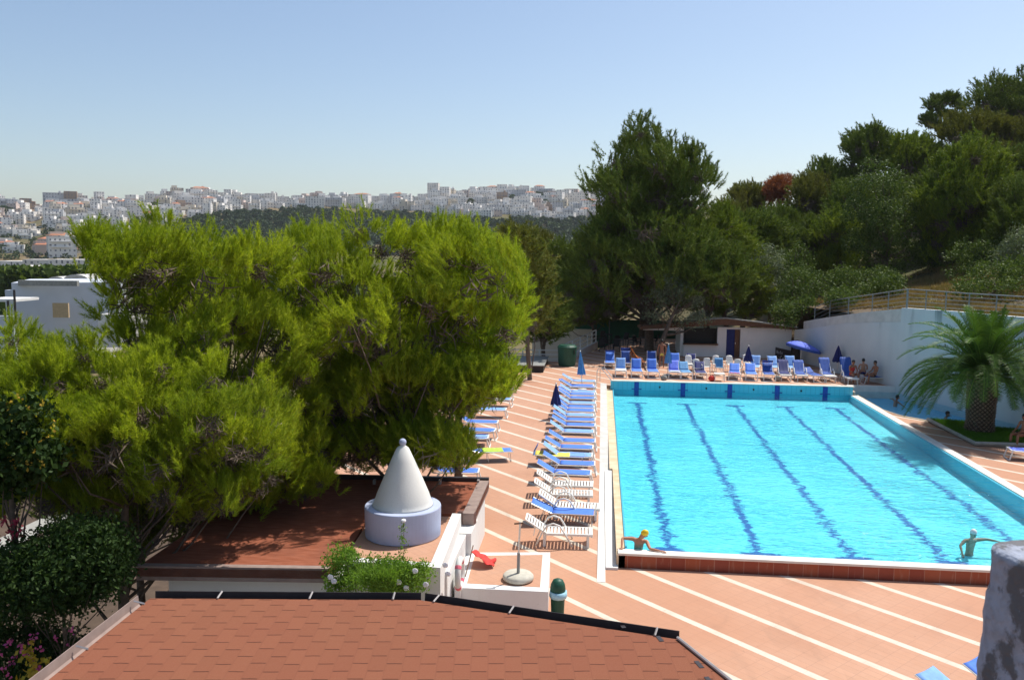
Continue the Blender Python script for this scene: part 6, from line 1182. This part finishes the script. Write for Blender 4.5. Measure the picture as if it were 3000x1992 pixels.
spec = [(1268, 583, 15, 21, 7, 'off_white', 0, 'tall square apartment block crowning the hill town'), (1302, 586, 13, 17, 6, 'white', 0, 'lower half of the tall apartment block, on its right'), (1440, 590, 34, 16, 5, 'white', 0, 'long pale apartment building on the crest right of the tall block'), (1412, 594, 18, 13, 4, 'off_white', 0, 'pale building stepping down left of the long apartment building'), (1512, 586, 26, 13, 4, 'grey', 0, 'grey apartment block on the crest near the tallest pine'), (1592, 580, 26, 12, 4, 'grey', 0, 'shaded grey block with tree on the crest beside the tallest pine'), (1620, 602, 24, 16, 5, 'white', 0, 'white apartment block below the shaded grey crest block'), (1690, 602, 30, 15, 5, 'off_white', 0, 'pale block beside the outline of the tallest pine'),
        (160, 598, 24, 13, 4, 'grey', 0, 'dark grey block on the left crest of the town'), (40, 610, 44, 8, 3, 'brown', 1, 'long brown building on the crest at the far left'), (590, 582, 20, 13, 4, 'pinkish', 1, 'rose-roofed building at the domed crest of the town'), (185, 757, 19, 16, 4, 'white', 0, 'white four-storey block low on the plain at the left'), (130, 752, 12, 9, 2, 'pinkish', 1, 'small red-roofed villa beside the low white block'), (180, 714, 18, 7, 2, 'cream', 1, 'cream house with orange tiled roof on the lower left slope'), (150, 722, 12, 6, 2, 'pinkish', 1, 'small orange-roofed house on the lower left slope'), (247, 672, 15, 13, 3, 'white', 0, 'bright white three-storey house in the lower left of the town'), (1285, 613, 20, 12, 4, 'white', 0, 'white block directly below the tall apartment block'), (1530, 618, 20, 17, 5, 'off_white', 0, 'pale five-storey block in the right part of the town'), (1570, 618, 12, 15, 5, 'pinkish', 0, 'narrow pinkish block beside the pale five-storey one'), (560, 610, 26, 12, 4, 'white', 0, 'broad white house under the domed crest of the town')]
items = []
for u, v, w, h, fl, cn_, rd, lab in spec: items.append((u, v, w, h, fl, cn_, rd, lab))
v = 0
cand = []
for row_ in range(13):
    u = -30+random.uniform(0, 10)
    while u < 1790:
        top = sky_v(u)+19; bot = np.interp(u, [0, 300, 500, 560, 700, 900, 1200, 1350, 1500, 1700, 1800], [700, 700, 655, 643, 620, 611, 622, 646, 648, 652, 650])
        w = random.uniform(8, 15) if random.random() < .8 else random.uniform(15, 24)
        vv = top+row_*7.6+random.uniform(-2, 3)
        if vv < bot and not (vv > 640 and random.random() < .45) and random.random() < .93:
            fl = random.choices([1, 2, 3, 4, 5], [1, 4, 5, 2.2, .6])[0]
            if row_ < 2 and u > 1350: fl = min(5, fl+1)
            lf = u < 300 and vv < 640
            cn_ = random.choices(['white', 'off_white', 'cream', 'pinkish', 'grey', 'brown'], [4, 3, 2, 1.6, 1, 1.6] if lf else [7, 3.5, 1.2, .9, .9, .15])[0]
            cand.append((u, vv, w, fl*2.9+.6, fl, cn_, 1 if random.random() < .09 else 0, None))
        u += w*2.15*random.uniform(.82, 1.15)
for _ in range(16): cand.append((random.uniform(0, 230), random.uniform(690, 752), random.uniform(9, 18), 5, random.choice([1, 2]), random.choice(['white', 'cream', 'off_white']), int(random.random() < .4), None))
cand.sort(key=lambda c: -c[2]*c[3]*(1+.004*(c[1]-560)))
thg, rest = cand[:276], cand[276:]
seen = {}
for it in items+thg:
    u, v, w, h, fl, cn_, rd, lab = it; r, p = Rfind(u, v); sb = random.choice([0, 0, .35, .5]) if h < 14 else 0; q_ = min(1, r/1120) if lab is None else 1; w *= q_; h *= max(.8, q_)
    m = house(w, random.uniform(8, 12), h, fl, rd, sb, random.random() < .35); o = m.build('town_house', [hm[cn_], mwin, mred if rd else mrf]); o.location = p
    yw = math.atan2(-(p[0]-C[0]), p[1]-C[1]); o.rotation_euler = (0, 0, yw+R(random.uniform(-24, 24)))
    if lab is None:
        zn = next((z for a, b, z in zones if a <= u < b), zones[-1][2]); hgt = (v-sky_v(u)-19); lv = 'on the crest' if hgt < 12 else 'high up' if hgt < 30 else 'halfway down' if hgt < 55 else 'low down'
        wd = 'narrow' if w < 10 else 'wide' if w > 15 else 'square'; ex = 'red-roofed' if rd else 'stepped' if sb else 'flat-roofed'
        lab = f"{wd} {num[fl]} {cn_.replace('_', '-')} {ex} house {lv} {zn}"
    tag(o, lab, 'house', 'houses of the white hill town')
    for _ in range(1): pass
big = MB(); mats = [hm['white'], mwin, mrf]
for u, v, w, h, fl, cn_, rd, lab in rest:
    r, p = Rfind(u, v); m = house(w, 9, h, fl, 0, 0); a = math.atan2(-(p[0]-C[0]), p[1]-C[1])+R(random.uniform(-24, 24)); o = len(big.v)
    big.v += [(p[0]+x*cos(a)-y*sin(a), p[1]+x*sin(a)+y*cos(a), p[2]+z) for x, y, z in m.v]; big.f += [[i+o for i in f] for f in m.f]; big.mi += m.mi
tag(big.build('distant_houses', mats), 'remaining small houses packed between the larger ones of the hill town', 'houses', None, 'stuff')
# sheds / greenhouses on the plain
for i, (u, v, w, c, lab) in enumerate([(60, 773, 26, 'white', 'long white shed on the plain at the left edge'), (120, 768, 20, 'off_white', 'pale shed on the plain left of the low white block'), (215, 768, 28, 'white', 'white shed beside the left pine edge on the plain'), (160, 778, 30, 'off_white', 'pale warehouse in front of the white sheds on the plain'), (50, 790, 12, 'cream', 'cream flat shed among the dark trees at the left edge')]):
    dd = 8.3/((v-735)/F) if v > 735 else 500; p = D(u, v, 480 if i < 4 else 330); z = ter(p[0], p[1]); m = house(w, 14, 3.2, 1, 0, 0); o = m.build('shed', [hm[c], mwin, hm['white']]); o.location = (p[0], p[1], z+.2+max(0, p[2]-z-2)); o.rotation_euler = (0, 0, R(random.uniform(-5, 15))); tag(o, lab, 'shed', 'sheds on the plain')
# --- far woods
def woods(N, fn, name, label, size, k=60, h=7., mat='far_green'):
    Cs, Rs = [], []
    while len(Cs) < N:
        p = fn()
        if p is None: continue
        s = random.uniform(.7, 1.3)*size; Cs.append((p[0], p[1], p[2]+s*.8)); Rs.append(s)
    Cs, Rs = np.array(Cs), np.array(Rs); P = np.repeat(Cs, k, 0); rr = np.repeat(Rs, k)[:, None]; d = sphere_dirs(len(P), .3); P = P+d*rr*(.6+.4*rng.random((len(P), 1)))*[1, 1, .9]
    n = len(P); a = unit(rng.normal(0, 1, (n, 3))); b = unit(np.cross(a, rng.normal(0, 1, (n, 3)))); q = rr*.27*(.5+1.*rng.random((n, 1))); V = np.stack([P-a*q, P+b*q*.7, P+a*q, P-b*q*.7], 1)
    o = ptri(name, V.reshape(-1, 3), M[mat], None, 4); return tag(o, label, 'wood', None, 'stuff') if label else o
def slope_pt():
    u = random.uniform(330, 1850); b = np.interp(u, [300, 420, 560, 700, 900, 1200, 1350, 1500, 1850], [725, 698, 654, 634, 624, 634, 652, 654, 655]); v = b+random.random()**1.2*120
    r, p = Rfind(u, v); return p
woods(2300, slope_pt, 'far_wood', 'dark green wood covering the slope under the hill town', 4.2, 90)
def plain_pt():
    u = random.uniform(-100, 2200); r = random.uniform(130, 600); th = (u-1500)/F; d = unit(np.array([*(FW+RX*th)[:2], 0])); p = C+d*r; z = ter(p[0], p[1])
    if u < 320 and r > 320: 
        if random.random() < .8: return None
    if u > 1750 and r < 250: return None
    return (p[0], p[1], z)
woods(900, plain_pt, 'valley_wood', 'green wood and scrub on the valley floor beyond the pines', 3.6, 60)
def scrub_pt():
    u = random.uniform(-30, 420); v = random.uniform(655, 765); r, p = Rfind(u, v); return p
woods(420, scrub_pt, 'hill_scrub', 'scattered bushes on the dry slope under the left part of the town', 2.2, 40)
# trees one can tell apart inside the town, and the dark row behind the white house
def small_tree(name, label, mat, s, k=160):
    root = thing(name, label, 'tree', (0, 0, 0)); d = sphere_dirs(k, .2); P = d*s*(.55+.45*rng.random((k, 1)))*[1, 1, .9]+[0, 0, s*1.25]; a = unit(rng.normal(0, 1, (k, 3))); b = unit(np.cross(a, rng.normal(0, 1, (k, 3)))); q = s*.22*(.6+.8*rng.random((k, 1)))
    V = np.stack([P-a*q, P+b*q*.7, P+a*q, P-b*q*.7], 1); ptri('crown', V.reshape(-1, 3), M[mat], root, 4); MB().tube([(0, 0, -1), (0, 0, s*1.2)], s*.06, 6, s*.03).build('trunk', M['bark'], root); return root
t0 = small_tree('town_tree', 'dark tree growing among the town houses', 'far_green', 4.)
tl = [(1360, 583), (1378, 598), (1388, 606), (1487, 570), (1500, 590), (1570, 575), (1582, 583), (1650, 592), (1662, 588), (1572, 606), (1592, 610), (1598, 600), (690, 568), (702, 572), (470, 610), (452, 612), (300, 640), (180, 640), (172, 652), (330, 632), (310, 645), (165, 655), (60, 625), (12, 625), (30, 632), (400, 655), (880, 618), (600, 560), (980, 622), (1120, 580)]
for i, (u, v) in enumerate(tl):
    r, p = Rfind(u, v+6); o = t0 if i == 0 else dup(t0, p, random.uniform(0, 6), None, None, random.uniform(.7, 1.3)); o.location = p
    zn = next((z for a, b, z in zones if a <= u < b), ''); tag(o, 'dark tree growing among the houses '+zn, 'tree', 'trees among the town houses')
r0_ = small_tree('broadleaf_tree', 'dark green tree', 'far_green', 3.6, 700)
for c in r0_.children:
    if c.name.startswith('crown'): c.data.materials[0] = M['broad']
for i, (u, s, lab) in enumerate([(-40, 1., 'dark tree cut by the left edge behind the pergola'), (20, .9, 'dark tree above the pergola at the left edge'), (75, .8, 'dark tree in the row over the left end of the white house'), (115, 1.05, 'dark tree in the row above the boarded window'), (155, 1.0, 'dark tree in the row left of the vaulted roofs'), (195, 1.1, 'dark tree behind the left vaulted roof'), (232, .95, 'dark tree behind the right vaulted roof'), (265, 1., 'dark tree where the row meets the big pine')]):
    p = D(u, 800, 145); o = r0_ if i == 0 else dup(r0_, (0, 0, 0), random.uniform(0, 6)); zt3 = D(u, 775, 145)[2]; sc3 = s*1.0; o.scale = (sc3,)*3; o.location = (p[0], p[1], zt3-3.6*2.2*sc3); tag(o, lab, 'tree', 'row of dark trees behind the white house')
# ================================================================== TERRACE BACKGROUND: green court fence, far pale building
gf_ = thing('court_screen', 'green court windbreak screen beyond the shaded terrace', 'fence', (2, 52, -1))
part(MB().bb(-3, 6.5, 52, 52.08, -.9, 1.6), 'screen', plain('green_net', (.035, .13, .08), .9, .2, 1), gf_)
for x in (-3, 0, 3, 6.4): part(MB().tube([(x, 51.95, -1.2), (x, 51.95, 1.9)], .05, 6), 'post', M['steel'], gf_)
tag(MB().bb(-6.5, -1.4, 50, 50.25, -2, .9).build('cream_wall', hm['cream']), 'cream sunlit wall glimpsed under the pines beyond the ramp railing', 'wall')
# ================================================================== SKY, SUN, CAMERA
EL, AZ = R(59), R(45)      # AZ measured from +x towards +y
w = bpy.data.worlds.new('World'); sc.world = w; w.use_nodes = True; nt = w.node_tree; bg = nt.nodes['Background']
sk = nt.nodes.new('ShaderNodeTexSky'); sk.sky_type = 'NISHITA'; sk.sun_disc = False; sk.sun_elevation = EL; sk.sun_rotation = pi/2-AZ; sk.altitude = 30; sk.air_density = 1.; sk.dust_density = 1.4; sk.ozone_density = 1.6
nt.links.new(sk.outputs[0], bg.inputs[0]); bg.inputs[1].default_value = .107
sn = bpy.data.lights.new('sun', 'SUN'); sn.energy = 4.0; sn.angle = R(.5); sn.color = (1, .955, .88); so = bpy.data.objects.new('sun', sn); COL.objects.link(so)
from mathutils import Vector, Matrix
dv = Vector((cos(EL)*cos(AZ), cos(EL)*sin(AZ), sin(EL))); so.rotation_euler = dv.to_track_quat('Z', 'Y').to_euler(); so.location = (0, 0, 40)
cam = bpy.data.cameras.new('camera'); cam.lens = F/3000*36; cam.sensor_width = 36; cam.clip_end = 20000; cam.clip_start = .1
cam.dof.use_dof = True; cam.dof.focus_distance = 40; cam.dof.aperture_fstop = 9.
co = bpy.data.objects.new('camera', cam); COL.objects.link(co); mt = Matrix(((RX[0], UX[0], -FW[0]), (RX[1], UX[1], -FW[1]), (RX[2], UX[2], -FW[2]))).to_4x4(); mt.translation = C; co.matrix_world = mt; sc.camera = co
sc.view_settings.view_transform = 'Standard'; sc.view_settings.look = 'None'; sc.view_settings.gamma = 1; sc.view_settings.exposure = 0.43
hz = MB().bb(-4500, 4500, -300, 7500, -45, 140); hz = tag(hz.build('haze', None or M['white']), 'thin pale summer haze in the air', 'haze', None, 'stuff')
t = NT('pale_haze'); vp = t.N.new('ShaderNodeVolumePrincipled'); vp.inputs['Density'].default_value = .00008; vp.inputs['Color'].default_value = (.86, .92, 1, 1); vp.inputs['Anisotropy'].default_value = .2; t.l(vp.outputs[0], t.out.inputs['Volume']); hz.data.materials[0] = t.m
sc.cycles.max_bounces = 8; sc.cycles.transparent_max_bounces = 12; sc.cycles.diffuse_bounces = 3; sc.cycles.glossy_bounces = 3; sc.cycles.transmission_bounces = 4
sc.cycles.use_denoising = True; sc.cycles.sample_clamp_indirect = 8
